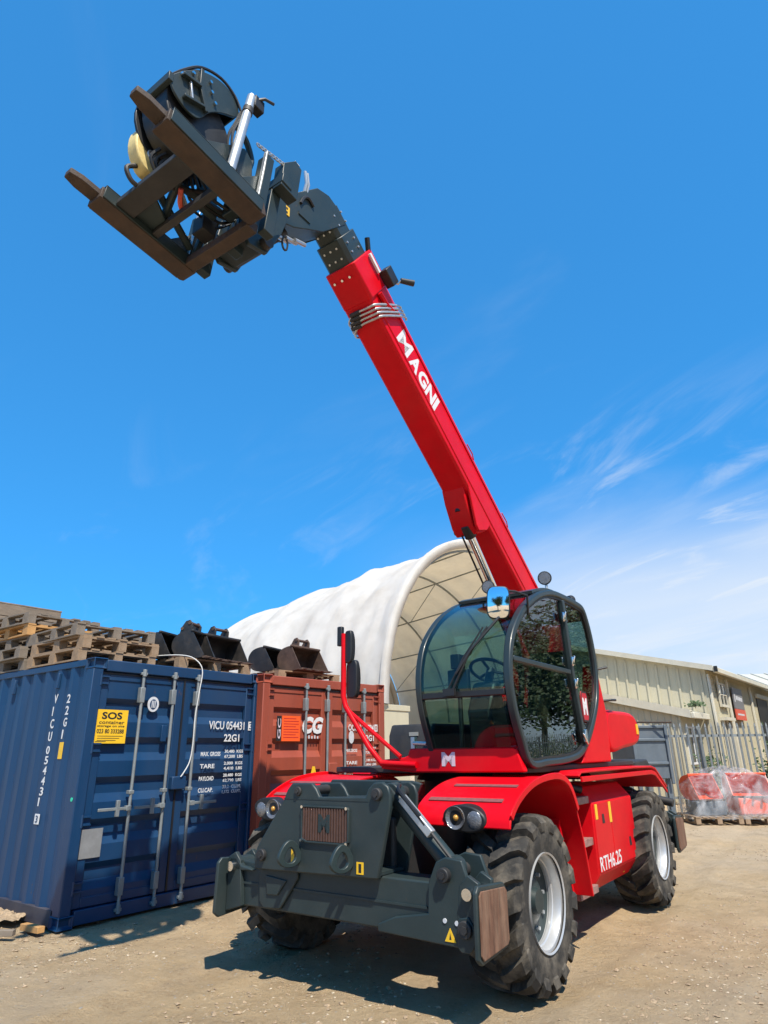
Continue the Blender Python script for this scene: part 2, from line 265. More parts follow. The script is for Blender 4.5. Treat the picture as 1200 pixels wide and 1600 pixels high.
# ------------------------------------------------------------------ mesh helpers
class MB:
    def __init__(s): s.v = []; s.f = []
    def add(s, vs, fs):
        o = len(s.v); s.v += [tuple(v) for v in vs]; s.f += [tuple(i+o for i in f) for f in fs]; return s
    def box(s, x0, x1, y0, y1, z0, z1, mtx=None):
        vs = [Vector((x, y, z)) for z in (z0, z1) for y in (y0, y1) for x in (x0, x1)]
        if mtx: vs = [mtx @ v for v in vs]
        return s.add(vs, [(0, 2, 3, 1), (4, 5, 7, 6), (0, 1, 5, 4), (2, 6, 7, 3), (0, 4, 6, 2), (1, 3, 7, 5)])
    def prism(s, pts, ax, a, b, mtx=None):
        """polygon extruded along axis; pts in the two other axes (x: yz, y: xz, z: xy)"""
        n = len(pts); area = sum(pts[i][0]*pts[(i+1) % n][1]-pts[(i+1) % n][0]*pts[i][1] for i in range(n))
        if area < 0: pts = pts[::-1]
        def mk(p, q):
            return Vector((q, p[0], p[1])) if ax == 'x' else Vector((p[0], q, p[1])) if ax == 'y' else Vector((p[0], p[1], q))
        vs = [mk(p, a) for p in pts]+[mk(p, b) for p in pts]
        if mtx: vs = [mtx @ v for v in vs]
        fl = (ax == 'y') != (b < a)
        lo = tuple(range(n)); hi = tuple(range(n, 2*n))
        fs = [lo[::-1], hi]+[(i, (i+1) % n, n+(i+1) % n, n+i) for i in range(n)]
        if fl: fs = [f[::-1] for f in fs]
        return s.add(vs, fs)
    def cyl(s, p0, p1, r0, r1=None, n=14, cap=True):
        p0 = Vector(p0); p1 = Vector(p1); r1 = r0 if r1 is None else r1
        d = (p1-p0).normalized(); a = d.orthogonal().normalized(); b = d.cross(a)
        vs = [p0+(a*cos(2*pi*i/n)+b*sin(2*pi*i/n))*r0 for i in range(n)]+[p1+(a*cos(2*pi*i/n)+b*sin(2*pi*i/n))*r1 for i in range(n)]
        fs = [(i, (i+1) % n, n+(i+1) % n, n+i) for i in range(n)]
        if cap: fs += [tuple(range(n))[::-1], tuple(range(n, 2*n))]
        return s.add(vs, fs)
    def tube(s, path, r, n=8, closed=False):
        path = [Vector(p) for p in path]; k = len(path); rings = []; a = None
        for i, p in enumerate(path):
            if closed: d = (path[(i+1) % k]-path[i-1]).normalized()
            else: d = ((path[min(i+1, k-1)]-path[max(i-1, 0)])).normalized()
            a = d.orthogonal().normalized() if a is None else (a-d*a.dot(d)).normalized()
            b = d.cross(a); rr = r[i] if isinstance(r, (list, tuple)) else r
            rings.append([p+(a*cos(2*pi*j/n)+b*sin(2*pi*j/n))*rr for j in range(n)])
        vs = [v for g in rings for v in g]; fs = []
        for i in range(k if closed else k-1):
            o0 = i*n; o1 = ((i+1) % k)*n
            fs += [(o0+j, o0+(j+1) % n, o1+(j+1) % n, o1+j) for j in range(n)]
        if not closed: fs += [tuple(range(n))[::-1], tuple(range((k-1)*n, k*n))]
        return s.add(vs, fs)
    def lathe(s, prof, n=32, closed=False):
        """prof: (r, y) turned about the y axis"""
        k = len(prof); vs = [(r*cos(2*pi*i/n), y, r*sin(2*pi*i/n)) for i in range(n) for r, y in prof]; fs = []
        for i in range(n):
            a = i*k; b = ((i+1) % n)*k
            for j in range(k if closed else k-1):
                fs.append((a+j, a+(j+1) % k, b+(j+1) % k, b+j))
        return s.add(vs, fs)
    def sphere(s, c, r, n=12, sc=(1, 1, 1)):
        vs = []; fs = []; m_ = n//2
        for j in range(m_+1):
            t = pi*j/m_
            for i in range(n): vs.append((c[0]+r*sc[0]*sin(t)*cos(2*pi*i/n), c[1]+r*sc[1]*sin(t)*sin(2*pi*i/n), c[2]+r*sc[2]*cos(t)))
        for j in range(m_):
            for i in range(n): fs.append((j*n+i, (j+1)*n+i, (j+1)*n+(i+1) % n, j*n+(i+1) % n))
        return s.add(vs, fs)
    def strip(s, pts, y0, y1, th=0.0):
        """open xz polyline extruded in y; with thickness th along its normal"""
        if th <= 0:
            vs = [(p[0], y, p[1]) for p in pts for y in (y0, y1)]
            return s.add(vs, [(2*i, 2*i+2, 2*i+3, 2*i+1) for i in range(len(pts)-1)])
        q = []
        for i, p in enumerate(pts):
            a = pts[max(i-1, 0)]; b = pts[min(i+1, len(pts)-1)]; d = Vector((b[0]-a[0], b[1]-a[1])).normalized()
            q.append((p[0]+d.y*th, p[1]-d.x*th))
        return s.prism(list(pts)+q[::-1], 'y', y0, y1)
    def build(s, name, ma, parent=None, mtx=None, bevel=0.0, angle=35, seg=2):
        me = bpy.data.meshes.new(name); me.from_pydata(s.v, [], s.f); me.validate(); me.update()
        bm = bmesh.new(); bm.from_mesh(me); bmesh.ops.remove_doubles(bm, verts=bm.verts, dist=1e-5); bmesh.ops.recalc_face_normals(bm, faces=bm.faces); bm.to_mesh(me); bm.free()
        me.materials.append(M[ma] if isinstance(ma, str) else ma)
        me.shade_smooth(); me.set_sharp_from_angle(angle=R(angle))
        o = bpy.data.objects.new(name, me); COL.objects.link(o)
        if parent: o.parent = parent
        if mtx is not None: o.matrix_local = mtx
        if bevel > 0:
            b = o.modifiers.new('bevel', 'BEVEL'); b.width = bevel; b.segments = seg; b.limit_method = 'ANGLE'; b.angle_limit = R(40); b.harden_normals = False
        return o
def empty(name, loc=(0, 0, 0), rz=0, parent=None):
    o = bpy.data.objects.new(name, None); COL.objects.link(o); o.location = loc; o.rotation_euler = (0, 0, rz); o.empty_display_size = .2
    if parent: o.parent = parent
    return o
def tag(o, label=None, cat=None, group=None, kind=None):
    for k, v in (('label', label), ('category', cat), ('group', group), ('kind', kind)):
        if v: o[k] = v
    return o
def copy_tree(o, parent=None):
    c = o.copy(); COL.objects.link(c); c.parent = parent
    for ch in list(o.children): copy_tree(ch, c)
    return c
def frame(origin, right, upv):
    r_ = Vector(right).normalized(); u_ = Vector(upv); u_ = (u_-r_*u_.dot(r_)).normalized(); n_ = r_.cross(u_)
    mm = Matrix((r_, u_, n_)).transposed().to_4x4(); mm.translation = Vector(origin); return mm
def text(name, s, origin, right, upv, w, h, ma, parent=None, bold=.0, ext=.0012, fitw=True):
    """lettering lying in the plane right/up with its lower left corner at origin, w wide and h high"""
    cu = bpy.data.curves.new('lettering', 'FONT'); cu.body = s; cu.size = 1; cu.offset = bold; cu.extrude = .01; cu.resolution_u = 3
    to = bpy.data.objects.new('lettering', cu); COL.objects.link(to)
    dg = bpy.context.evaluated_depsgraph_get(); dg.update()
    me = bpy.data.meshes.new_from_object(to.evaluated_get(dg)); bpy.data.objects.remove(to); bpy.data.curves.remove(cu)
    xs = [v.co.x for v in me.vertices]; ys = [v.co.y for v in me.vertices]
    x0, x1, y0, y1 = min(xs), max(xs), min(ys), max(ys)
    for v in me.vertices:
        v.co = ((v.co.x-x0)/(x1-x0)*w, (v.co.y-y0)/(y1-y0)*h, (v.co.z+.01)/.02*ext)
    me.materials.clear(); me.materials.append(M[ma]); me.name = name
    o = bpy.data.objects.new(name, me); COL.objects.link(o)
    if parent: o.parent = parent
    o.matrix_local = frame(origin, right, upv)
    return o
def crom(pts, k=6, closed=True):
    n = len(pts); out = []
    for i in range(n if closed else n-1):
        g = lambda j: Vector(pts[j % n]) if closed else Vector(pts[max(0, min(n-1, j))])
        p0, p1, p2, p3 = g(i-1), g(i), g(i+1), g(i+2)
        for j in range(k):
            t = j/k
            out.append(.5*((2*p1)+(p2-p0)*t+(2*p0-5*p1+4*p2-p3)*t*t+(3*p1-p0-3*p2+p3)*t**3))
    if not closed: out.append(Vector(pts[-1]))
    return [tuple(p) for p in out]
def offset_poly(pts, d):
    n = len(pts); out = []
    for i in range(n):
        a = Vector(pts[i-1]); b = Vector(pts[(i+1) % n]); t = (b-a).normalized(); out.append((pts[i][0]-t.y*d, pts[i][1]+t.x*d))
    return out
def ring(mb, outer, inner, y0, y1):
    n = len(outer)
    vs = [(p[0], y, p[1]) for y in (y0, y1) for p in outer]+[(p[0], y, p[1]) for y in (y0, y1) for p in inner]
    fs = []
    for i in range(n):
        j = (i+1) % n
        fs += [(i, j, n+j, n+i), (2*n+j, 2*n+i, 3*n+i, 3*n+j), (j, i, 2*n+i, 2*n+j), (n+i, n+j, 3*n+j, 3*n+i)]
    mb.add(vs, fs)
exec_parts = []

# ================================================================== the setting
def gz(x, y):
    a = .022*noise.noise(Vector((x*.55, y*.55, 0)))+.010*noise.noise(Vector((x*2.1, y*2.1, 3)))+.009*noise.noise(Vector((x*5, y*5, 7)))+.004*noise.noise(Vector((x*9.5, y*9.5, 17)))
    dx_, dy_ = x-1.00694, y-7.33851
    al = -.57372*dx_-.81905*dy_; la = .81905*dx_-.57372*dy_
    for c_, dep in ((1.09, .022), (-1.09, .022), (2.55, .030), (4.7, .030), (-2.6, .020), (3.5, .014)):
        d_ = abs(la-c_-.12*math.sin(al*.35+c_))
        if d_ < .34:
            k_ = max(0, 1-(d_/.24)**2); a += -dep*k_+.009*k_*math.sin(al*33+(la-c_)*(14 if la > c_ else -14))+.014*math.exp(-((d_-.29)/.05)**2)
    f = max(0, min(1, (30-math.hypot(x-1, y-9))/10))
    return (a-.012)*f
def fr(a, b, st):
    n = int(round((b-a)/st)); return [a+(b-a)*i/n for i in range(n+1)]
gx = [-1200, -400, -150, -60, -25, -14, -9.5]+fr(-7, 9.5, .062)+[11, 13]+[18, 26, 60, 150, 400, 1200]
gy = [-1200, -400, -100, -30, -8]+[0, 1.5, 3]+fr(4, 13, .062)+fr(13.2, 20, .2)+[24, 30, 45, 90, 200, 500, 1200]
vs_ = [(x, y, gz(x, y)) for y in gy for x in gx]; nx = len(gx)
fs_ = [(j*nx+i, j*nx+i+1, (j+1)*nx+i+1, (j+1)*nx+i) for j in range(len(gy)-1) for i in range(nx-1)]
tag(MB().add(vs_, fs_).build('ground', 'ground', angle=180), kind='structure')

def scatter(name, ma, n, area, smin, smax, flat, label, cat, clump=0.0, longf=1.0):
    mb = MB(); rnd = random.Random(name); k = 0
    while k < n:
        x = rnd.uniform(area[0], area[1]); y = area[2]+(area[3]-area[2])*rnd.random()**1.5
        if clump and noise.noise(Vector((x*.5, y*.5, 11)))+.35*noise.noise(Vector((x*2, y*2, 5))) < clump*rnd.random()-.12: continue
        k += 1
        sz = smin+(smax-smin)*rnd.random()**4; a = rnd.uniform(0, pi); z = gz(x, y)
        L = sz*longf*rnd.uniform(.6, 1.2); W = sz*rnd.uniform(.6, 1); H = sz*flat*rnd.uniform(.6, 1.2); tl = rnd.uniform(-.3, .3)*H
        c, s = cos(a), sin(a)
        P = [(L, 0, tl), (rnd.uniform(-.3, .3)*L, W, 0), (-L, rnd.uniform(-.3, .3)*W, -tl), (rnd.uniform(-.3, .3)*L, -W, 0)]
        vs = [(x+c*p-s*q, y+s*p+c*q, z+H*.25+r_) for p, q, r_ in P]
        vs += [(x+rnd.uniform(-.3, .3)*W, y+rnd.uniform(-.3, .3)*W, z+H), (x, y, z-H)]
        mb.add(vs, [(0, 1, 4), (1, 2, 4), (2, 3, 4), (3, 0, 4), (1, 0, 5), (2, 1, 5), (3, 2, 5), (0, 3, 5)])
    me = bpy.data.meshes.new(name); me.from_pydata(mb.v, [], mb.f); me.materials.append(M[ma])
    o = bpy.data.objects.new(name, me); COL.objects.link(o)
    return tag(o, label, cat, kind='stuff')
M['stonepale'] = mat('pale_gravel', (.44, .37, .27), .9, 0, .3, 40)
M['stonedark'] = mat('brown_gravel', (.30, .22, .14), .9, 0, .4, 40)
M['chip'] = mat('wood_chips', (.38, .30, .20), .9, 0, .35, 30)
scatter('pale_gravel', 'stonepale', 7000, (-6, 9, 4.2, 17), .003, .019, .55, 'scattered pale gravel stones lying over the dirt yard', 'gravel', .5)
scatter('brown_gravel', 'stonedark', 16000, (-6, 9, 4.2, 17), .004, .026, .5, 'scattered brown stones and clods on the dirt yard', 'gravel', .25)
scatter('loose_stones', 'stonedark', 900, (-5, 8, 4.3, 13), .010, .040, .6, 'loose larger stones and clods lying on the dirt yard', 'stones', .4)
scatter('wood_chips', 'chip', 1800, (-5, 9, 4.2, 15), .004, .012, .35, 'splinters and wood chips strewn over the dirt yard', 'wood chips', .3, 5.0)

# ------------------------------------------------------------------ shipping containers
CW, CH, CL = 2.438, 2.591, 6.058
def casting(name, x, y, z, ma, parent):
    """corner casting with its slots sunk in; x,y,z the low corner"""
    me = bpy.data.meshes.new(name); bm = bmesh.new()
    bmesh.ops.create_cube(bm, size=1.0)
    for v in bm.verts: v.co = (x+(v.co.x+.5)*.162, y+(v.co.y+.5)*.178, z+(v.co.z+.5)*.118)
    bmesh.ops.bevel(bm, geom=bm.edges[:], offset=.008, segments=1, affect='EDGES')
    fs = [f for f in bm.faces if f.calc_area() > .008]
    bmesh.ops.inset_individual(bm, faces=fs, thickness=.032, depth=-.035)
    bm.to_mesh(me); bm.free(); me.materials.append(M[ma])
    o = bpy.data.objects.new(name, me); COL.objects.link(o); o.parent = parent; return o
def corr(n, pitch, depth, start=0.0):
    """trapezoid corrugation: list of (along, depth)"""
    out = []
    for i in range(n):
        b = start+i*pitch; out += [(b, 0), (b+pitch*.25, 0), (b+pitch*.5, depth), (b+pitch*.75, depth)]
    out.append((start+n*pitch, 0)); return out
def container(name, loc, yaw, ma, rail_ma, bars, full=True):
    root = empty(name, loc, yaw)
    e = 0.003
    for x in (0, CW-.12):
        MB().box(x, x+.12, e, .14, .115, CH-.115).build('corner_post', ma, root, bevel=.01)
        MB().box(x, x+.12, CL-.14, CL-e, .115, CH-.115).build('corner_post', ma, root, bevel=.01)
    for x in (-e, CW-.162+e):
        for y in (-e, CL-.178+e):
            for z in (0, CH-.118): casting('corner_casting', x, y, z, ma, root)
    MB().box(.16, CW-.16, .01, .13, .02, .15).build('door_sill', ma, root, bevel=.008)
    MB().box(.16, CW-.16, .012, .13, CH-.135, CH-.012).build('door_header', ma, root, bevel=.01)
    for x in (.006, CW-.066):
        MB().box(x, x+.06, .17, CL-.17, .015, .165).build('bottom_rail', rail_ma, root, bevel=.006)
        MB().box(x, x+.06, .17, CL-.17, CH-.08, CH-.006).build('top_rail', ma, root, bevel=.006)
    n = 20; pts = corr(n, (CL-.28)/n, .036, .14)
    for sx in (0, 1):
        mb = MB(); vs = []
        for a, d in pts:
            X = .012+d if sx == 0 else CW-.012-d
            vs += [(X, a, .16), (X, a, CH-.07)]
        mb.add(vs, [(2*i, 2*i+1, 2*i+3, 2*i+2) for i in range(len(pts)-1)])
        mb.build('side_panel', ma, root, angle=20)
    rp_ = corr(24, (CL-.2)/24, .02, .1); vs = []
    for a, d in rp_: vs += [(.05, a, CH-.012-d), (CW-.05, a, CH-.012-d)]
    MB().add(vs, [(2*i, 2*i+1, 2*i+3, 2*i+2) for i in range(len(rp_)-1)]).build('roof_panel', ma, root, angle=20)
    MB().box(.1, CW-.1, CL-.06, CL-.02, .1, CH-.1).build('end_panel', ma, root)
    MB().box(.1, CW-.1, .1, CL-.1, .10, .16).build('floor_deck', rail_ma, root)
    # doors: horizontally pressed panels
    doors = []
    for k, (x0, x1) in enumerate(((.125, CW/2-.008), (CW/2+.008, CW-.125))):
        z0, z1 = .16, CH-.14
        mb = MB()
        yf = .045
        mb.box(x0, x0+.10, yf, yf+.05, z0, z1); mb.box(x1-.10, x1, yf, yf+.05, z0, z1)
        mb.box(x0+.10, x1-.10, yf+.001, yf+.05, z0, z0+.09); mb.box(x0+.10, x1-.10, yf+.001, yf+.05, z1-.09, z1)
        d = mb.build('door', ma, root, bevel=.006); doors.append(d)
        prof = [(z0+.09, yf+.012)]
        zz = z0+.15; hh = (z1-.12-zz)/5
        for i in range(5):
            b = zz+i*hh
            prof += [(b, yf+.012), (b+.085, yf+.055), (b+hh*.46, yf+.055), (b+hh*.46+.06, yf+.012)]
        prof.append((z1-.09, yf+.012))
        vs = []
        for z, y in prof: vs += [(x0+.10, y, z), (x1-.10, y, z)]
        mb = MB().add(vs, [(2*i, 2*i+1, 2*i+3, 2*i+2) for i in range(len(prof)-1)])
        mb.build('door_panel', ma, d, angle=15)
        hx = x0-.02 if k == 0 else x1+.02
        for z in (.35, .95, 1.66, 2.36):
            mb = MB(); sgn = 1 if k == 0 else -1
            mb.box(min(hx, hx+sgn*.11), max(hx, hx+sgn*.11), .018, .045, z-.045, z-.03); mb.box(min(hx, hx+sgn*.11), max(hx, hx+sgn*.11), .018, .045, z+.03, z+.045)
            mb.cyl((hx, .012, z-.06), (hx, .012, z+.06), .016, n=8)
            mb.build('hinge', ma, d)
    MB().box(CW/2-.012, CW/2+.012, .036, .044, .16, CH-.14).build('door_gasket', 'black', root)
    MB().box(.13, CW-.13, .038, .044, CH-.165, CH-.145).build('top_gasket', 'black', root)
    for bx in bars:
        b = MB().cyl((bx, -.005, .12), (bx, -.005, CH-.10), .0175, n=12).build('locking_bar', 'galv', root)
        for z in (.09, CH-.13):
            mb = MB().box(bx-.038, bx+.038, -.02, .012, z-.018, z+.012); mb.cyl((bx, -.012, z-.035), (bx, -.012, z+.045), .024, n=10)
            mb.build('cam_keeper', 'galv', b, bevel=.004)
        for z in (.30, 2.22, 1.20): MB().box(bx-.032, bx+.028, -.025, .04, z-(.02 if z == 1.2 else .085), z+(.02 if z == 1.2 else .085)).build('bar_bracket', 'galv', b, bevel=.006)
    return root, doors
BY = .92336709
blue, bdoors = container('shipping_container', (-3.1794, 7.1226, 0), BY, 'blue', 'bluerail', (.62, 1.04, 1.385))
tag(blue, 'dark blue shipping container with yellow hire sign, nearest the left edge', 'shipping container')
for hx, s in ((.62, -1), (1.04, -1), (1.385, 1)):
    h = MB().box(min(hx, hx+s*.38), max(hx, hx+s*.38), -.045, -.03, 1.03, 1.06)
    h.box(hx+s*.16-.02, hx+s*.16+.02, -.055, -.025, .97, 1.13); h.box(min(hx, hx+s*.06), max(hx, hx+s*.06), -.05, 0, 1.02, 1.07)
    h.build('door_handle', 'galv', blue, bevel=.004)
def cyl_prism(cx, cz, a, b, n=28): return [(cx+a*cos(2*pi*i/n), cz+b*sin(2*pi*i/n)) for i in range(n)]
st = MB().box(.13, .50, .036, .042, 1.70, 2.05).build('hire_sign', 'yellow', blue)
Rv, Uv = (1, 0, 0), (0, 0, 1)
text('lettering', 'SOS', (.19, .0355, 1.95), Rv, Uv, .24, .075, 'blackprint', st, .03)
text('lettering', 'container', (.165, .0355, 1.90), Rv, Uv, .30, .035, 'blackprint', st, .01)
text('lettering', 'storage on site', (.15, .0355, 1.862), Rv, Uv, .32, .028, 'blackprint', st, .01)
text('lettering', '023 80 333288', (.15, .0355, 1.803), Rv, Uv, .32, .045, 'blackprint', st, .02)
for i, w in enumerate((.30, .26, .22)):
    MB().box(.165, .165+w, .0352, .0362, 1.772-i*.022, 1.778-i*.022).build('print_line', 'blackprint', st)
MB().box(.145, .27, .0352, .0362, 1.715, 1.722).build('print_line', 'blackprint', st)
MB().prism(cyl_prism(.80, 2.13, .075, .085), 'y', .026, .030).build('round_decal', 'whiteworn', blue)
MB().prism(cyl_prism(.80, 2.13, .045, .055), 'y', .022, .0262).build('decal_centre', 'blue', blue)
for i in range(3): MB().box(.775+i*.02, .785+i*.02, .019, .0222, 2.09, 2.17).build('decal_bar', 'whiteworn', blue)
text('lettering', 'VICU 054431', (1.63, .038, 1.87), Rv, Uv, .575, .10, 'white', blue, .012)
bxo = MB().box(2.272, 2.352, .0375, .0395, 1.865, 1.975).build('check_digit_box', 'white', blue)
text('lettering', '3', (2.287, .0365, 1.882), Rv, Uv, .05, .078, 'blue', bxo, .0)
text('lettering', '22G1', (1.88, .038, 1.725), Rv, Uv, .25, .09, 'white', blue, .02)
rows = (('MAX. GROSS', '30,480  KGS', '67,200  LBS', 1.60, 1.52), ('TARE', '2,000  KGS', '4,410  LBS', 1.46, 1.40), ('PAYLOAD', '28,480  KGS', '62,790  LBS', 1.32, 1.26), ('CU.CAP.', '33.2  CU.M.', '1,172  CU.FT.', 1.19, 1.12))
for a, b, c, z, _ in rows:
    text('lettering', a, (1.535, .030, z-.045), Rv, Uv, .22 if len(a) < 9 else .30, .05, 'white', blue, .02)
    text('lettering', b, (1.90, .030, z-.015), Rv, Uv, .30, .042, 'white', blue, .02)
    text('lettering', c, (1.90, .030, z-.075), Rv, Uv, .30, .042, 'white', blue, .02)
MB().box(.14, .37, .036, .042, .60, .87).build('metal_plate', 'steel', blue)
lb = MB().box(1.12, 1.31, -.03, .04, 1.20, 1.34).build('lock_box', 'blue', blue, bevel=.01)
for x in (.98, 1.43): MB().box(x-.035, x+.035, .018, .046, 1.72, 1.90).build('lock_cover', 'blue', blue, bevel=.006)
for i, ch in enumerate('VICU'): text('lettering', ch, (.009, .775, 2.14-i*.135), (0, -1, 0), Uv, .02 if ch == 'I' else .075, .10, 'white', blue, .02)
for i, ch in enumerate('054431'): text('lettering', ch, (.009, .775, 1.60-i*.105), (0, -1, 0), Uv, .025 if ch in 'I1' else .075, .085, 'white', blue, .02)
cb = MB().box(.006, .010, .69, .79, .90, 1.0).build('check_digit_box', 'white', blue)
text('lettering', '3', (.0045, .765, .915), (0, -1, 0), Uv, .05, .07, 'blue', cb, .02)
for i, ch in enumerate('22G1'): text('lettering', ch, (.009, .49, 2.13-i*.125), (0, -1, 0), Uv, .025 if ch == '1' else .07, .095, 'white', blue, .02)
MB().box(.006, .010, .42, .50, 1.55, 1.72).build('small_yellow_sign', 'yellow', blue)
MB().cyl((-.004, .07, 1.16), (.002, .07, 1.16), .02, n=12).build('reflector', 'greenlight', blue)
MB().cyl((2.40, -.012, 1.14), (2.40, .004, 1.14), .02, n=12).build('reflector', 'greenlight', blue)
for y in (.72, 1.79): MB().box(-.02, .012, y-.02, y+.02, 2.30, 2.47).build('vent_cover', 'blue', blue, bevel=.006)

brown, rdoors = container('shipping_container', (-1.650, 8.90, 0), R(48.5), 'brown', 'bluerail', (.77, 1.19, 1.55, 1.96))
tag(brown, 'rust brown shipping container standing between the blue one and the red machine', 'shipping container')
cg_ = text('lettering', 'CG', (.72, .04, 1.83), Rv, Uv, .38, .23, 'white', brown, .05)
for v in cg_.data.vertices: v.co.x += v.co.y*.22
for i in range(4): MB().box(.86+i*.055, .885+i*.055, .039, .041, 1.765, 1.81-.012*(i % 2)).build('faded_print', 'whiteworn', brown)
MB().box(.285, .365, .0375, .041, 1.735, 2.055).build('dark_label', 'blackprint', brown)
nt_ = MB().box(.37, .70, .034, .04, 1.73, 2.06).build('orange_notice', 'paperorange', brown)
for i in range(8): MB().box(.40, .40+(.27 if i % 3 else .22), .0325, .0342, 2.02-i*.035, 2.028-i*.035).build('print_line', 'emblemred', nt_)
text('lettering', 'GC', (.355, .037, 1.76), (0, 0, 1), (-1, 0, 0), .26, .055, 'pink', brown, .01)
text('lettering', 'OCGU 251794', (1.66, .04, 1.88), Rv, Uv, .56, .095, 'white', brown, .02)
b3 = MB().box(2.235, 2.305, .0375, .0395, 1.875, 1.98).build('check_digit_box', 'white', brown)
text('lettering', '0', (2.25, .0365, 1.892), Rv, Uv, .04, .07, 'brown', b3, .02)
text('lettering', '22G1', (1.98, .04, 1.735), Rv, Uv, .24, .09, 'white', brown, .02)
MB().prism(cyl_prism(1.72, 1.79, .055, .09), 'y', .034, .039).build('round_decal', 'whiteworn', brown)
for a, b, c, z in (('MAX.GROSS', '30,480 KGS', '67,200 LBS', 1.62), ('TARE', '2,180 KGS', '4,806 LBS', 1.45), ('PAYLOAD', '28,300 KGS', '62,390 LBS', 1.27)):
    text('lettering', a, (1.60, .030, z-.04), Rv, Uv, .24, .045, 'white', brown, .02)
    text('lettering', b, (1.99, .030, z-.01), Rv, Uv, .27, .04, 'white', brown, .02)
    text('lettering', c, (1.99, .030, z-.07), Rv, Uv, .27, .04, 'white', brown, .02)
wt = MB().prism([(.86, 1.20), (1.06, 1.20), (1.02, 1.26), (.98, 1.40), (.94, 1.40), (.90, 1.26)], 'y', .022, .028).build('warning_triangle', 'yellow', brown)
MB().prism([(.945, 1.30), (.975, 1.33), (.965, 1.28), (.985, 1.25), (.955, 1.26), (.94, 1.24)], 'y', .020, .0222).build('warning_mark', 'blackprint', wt)
MB().box(1.22, 1.38, -.02, .045, 1.28, 1.44).build('lock_box', 'brown', brown, bevel=.01)

# ------------------------------------------------------------------ pallets on the containers
def in_cont(c, x, y, z):
    rz = c.rotation_euler.z; return Vector(c.location)+Vector((cos(rz)*x-sin(rz)*y, sin(rz)*x+cos(rz)*y, z))
board_me = {}
def piece(name, key, dims, ma, parent, loc):
    if key not in board_me:
        o = MB().box(-dims[0]/2, dims[0]/2, -dims[1]/2, dims[1]/2, 0, dims[2]).build(name, ma, parent, bevel=.0)
        board_me[key] = o.data
    else:
        o = bpy.data.objects.new(name, board_me[key]); COL.objects.link(o); o.parent = parent
    o.location = loc; return o
def pallet(loc, rz, ma, label, group, miss=()):
    """1.2 x 1.0 block pallet, long side along local y, underside at loc"""
    r = empty('wooden_pallet', loc, rz); tag(r, label, 'pallet', group)
    w, l = 1.0, 1.2
    for i in range(3):
        piece('bottom_board', ('bb', ma), (.10, l, .02), ma, r, (-w/2+.05+i*(w-.1)/2, 0, 0))
        for j in range(3): piece('block', ('bl', ma), (.10, .14, .085), ma, r, (-w/2+.05+i*(w-.1)/2, -l/2+.07+j*(l-.14)/2, .0205))
    for j in range(3): piece('cross_board', ('cb', ma), (w, .12, .02), ma, r, (0, -l/2+.06+j*(l-.12)/2, .106))
    for i in range(7):
        if i in miss: continue
        o = piece('top_board', ('tb', ma), (.095, l, .018), ma, r, (-w/2+.048+i*(w-.096)/6, random.uniform(-.012, .012), .1265))
    return r
PH = .1455
ct = CH+.0015
gA = 'wooden pallets stacked on the blue container'
spec = [
 (.50, .98, 0, 0, 'wood', (), 'pale wooden pallet lying on the blue container roof, nearest its door end'),
 (.52, .97, 1, .015, 'wood', (), 'pale wooden pallet second up in the stack nearest the blue container door'),
 (.50, 1.02, 2, -.05, 'woodgrey', (2,), 'grey broken pallet on top of the front pallet stack'),
 (.50, 2.32, 0, .03, 'woodgrey', (), 'bottom grey pallet of the taller stack behind the front pallets'),
 (.46, 2.30, 1, -.03, 'woodgrey', (), 'second grey pallet of the taller stack behind the front pallets'),
 (.52, 2.28, 2, .04, 'woodgrey', (), 'third grey pallet of the taller stack behind the front pallets'),
 (.50, 2.30, 3, -.02, 'woodnew', (), 'orange tinted pallet near the top of the taller stack'),
 (.44, 2.33, 4, .05, 'woodgrey', (3,), 'topmost weathered pallet of the taller stack beside the crates'),
 (1.62, 2.25, 0, .02, 'wood', (), 'bottom pallet of the stack behind the black buckets'),
 (1.60, 2.22, 1, -.03, 'woodgrey', (), 'second pallet of the stack behind the black buckets'),
 (1.64, 2.26, 2, .05, 'wood', (), 'third pallet of the stack behind the black buckets'),
 (1.60, 2.24, 3, -.04, 'woodgrey', (1,), 'top pallet of the stack behind the black buckets'),
]
for x, y, k, a, ma, ms, lb_ in spec: pallet(in_cont(blue, x, y, ct+k*(PH+.001)), BY+a, ma, lb_, gA, ms)
pallet(in_cont(blue, 1.80, .70, ct), BY+pi/2+.02, 'wood', 'pallet under the black digger buckets on the blue container', 'pallets carrying buckets')
pallet(in_cont(brown, 1.26, .95, ct), R(48.5)+pi/2-.05, 'wood', 'pallet under the digger buckets on the brown container', 'pallets carrying buckets')

# wooden crates behind the pallets
def crate(loc, rz, label, txt=None):
    r = empty('wooden_crate', loc, rz); tag(r, label, 'crate', 'wooden crates on the blue container')
    W, D, H = 1.42, 1.1, .52
    for z in range(3):
        z0 = z*H/3+.004; z1 = (z+1)*H/3-.004
        for nm, b in (('front', (-W/2, W/2, -D/2, -D/2+.025)), ('back', (-W/2, W/2, D/2-.025, D/2)), ('l', (-W/2, -W/2+.025, -D/2+.027, D/2-.027)), ('r', (W/2-.025, W/2, -D/2+.027, D/2-.027))):
            MB().box(b[0], b[1], b[2], b[3], z0, z1).build('plank', 'crate', r, bevel=.004)
    MB().box(-W/2+.03, W/2-.03, -D/2+.03, D/2-.03, .0, .02).build('base_board', 'crate', r)
    for i in range(5): MB().box(-W/2-.01, W/2+.01, -D/2+i*D/5+.003, -D/2+(i+1)*D/5-.003, H+.001, H+.022).build('lid_plank', 'crate', r, bevel=.003)
    if txt: text('lettering', txt, (-.02, -D/2-.0015, .16), Rv, Uv, .34, .13, 'blackprint', r, .03)
    return r
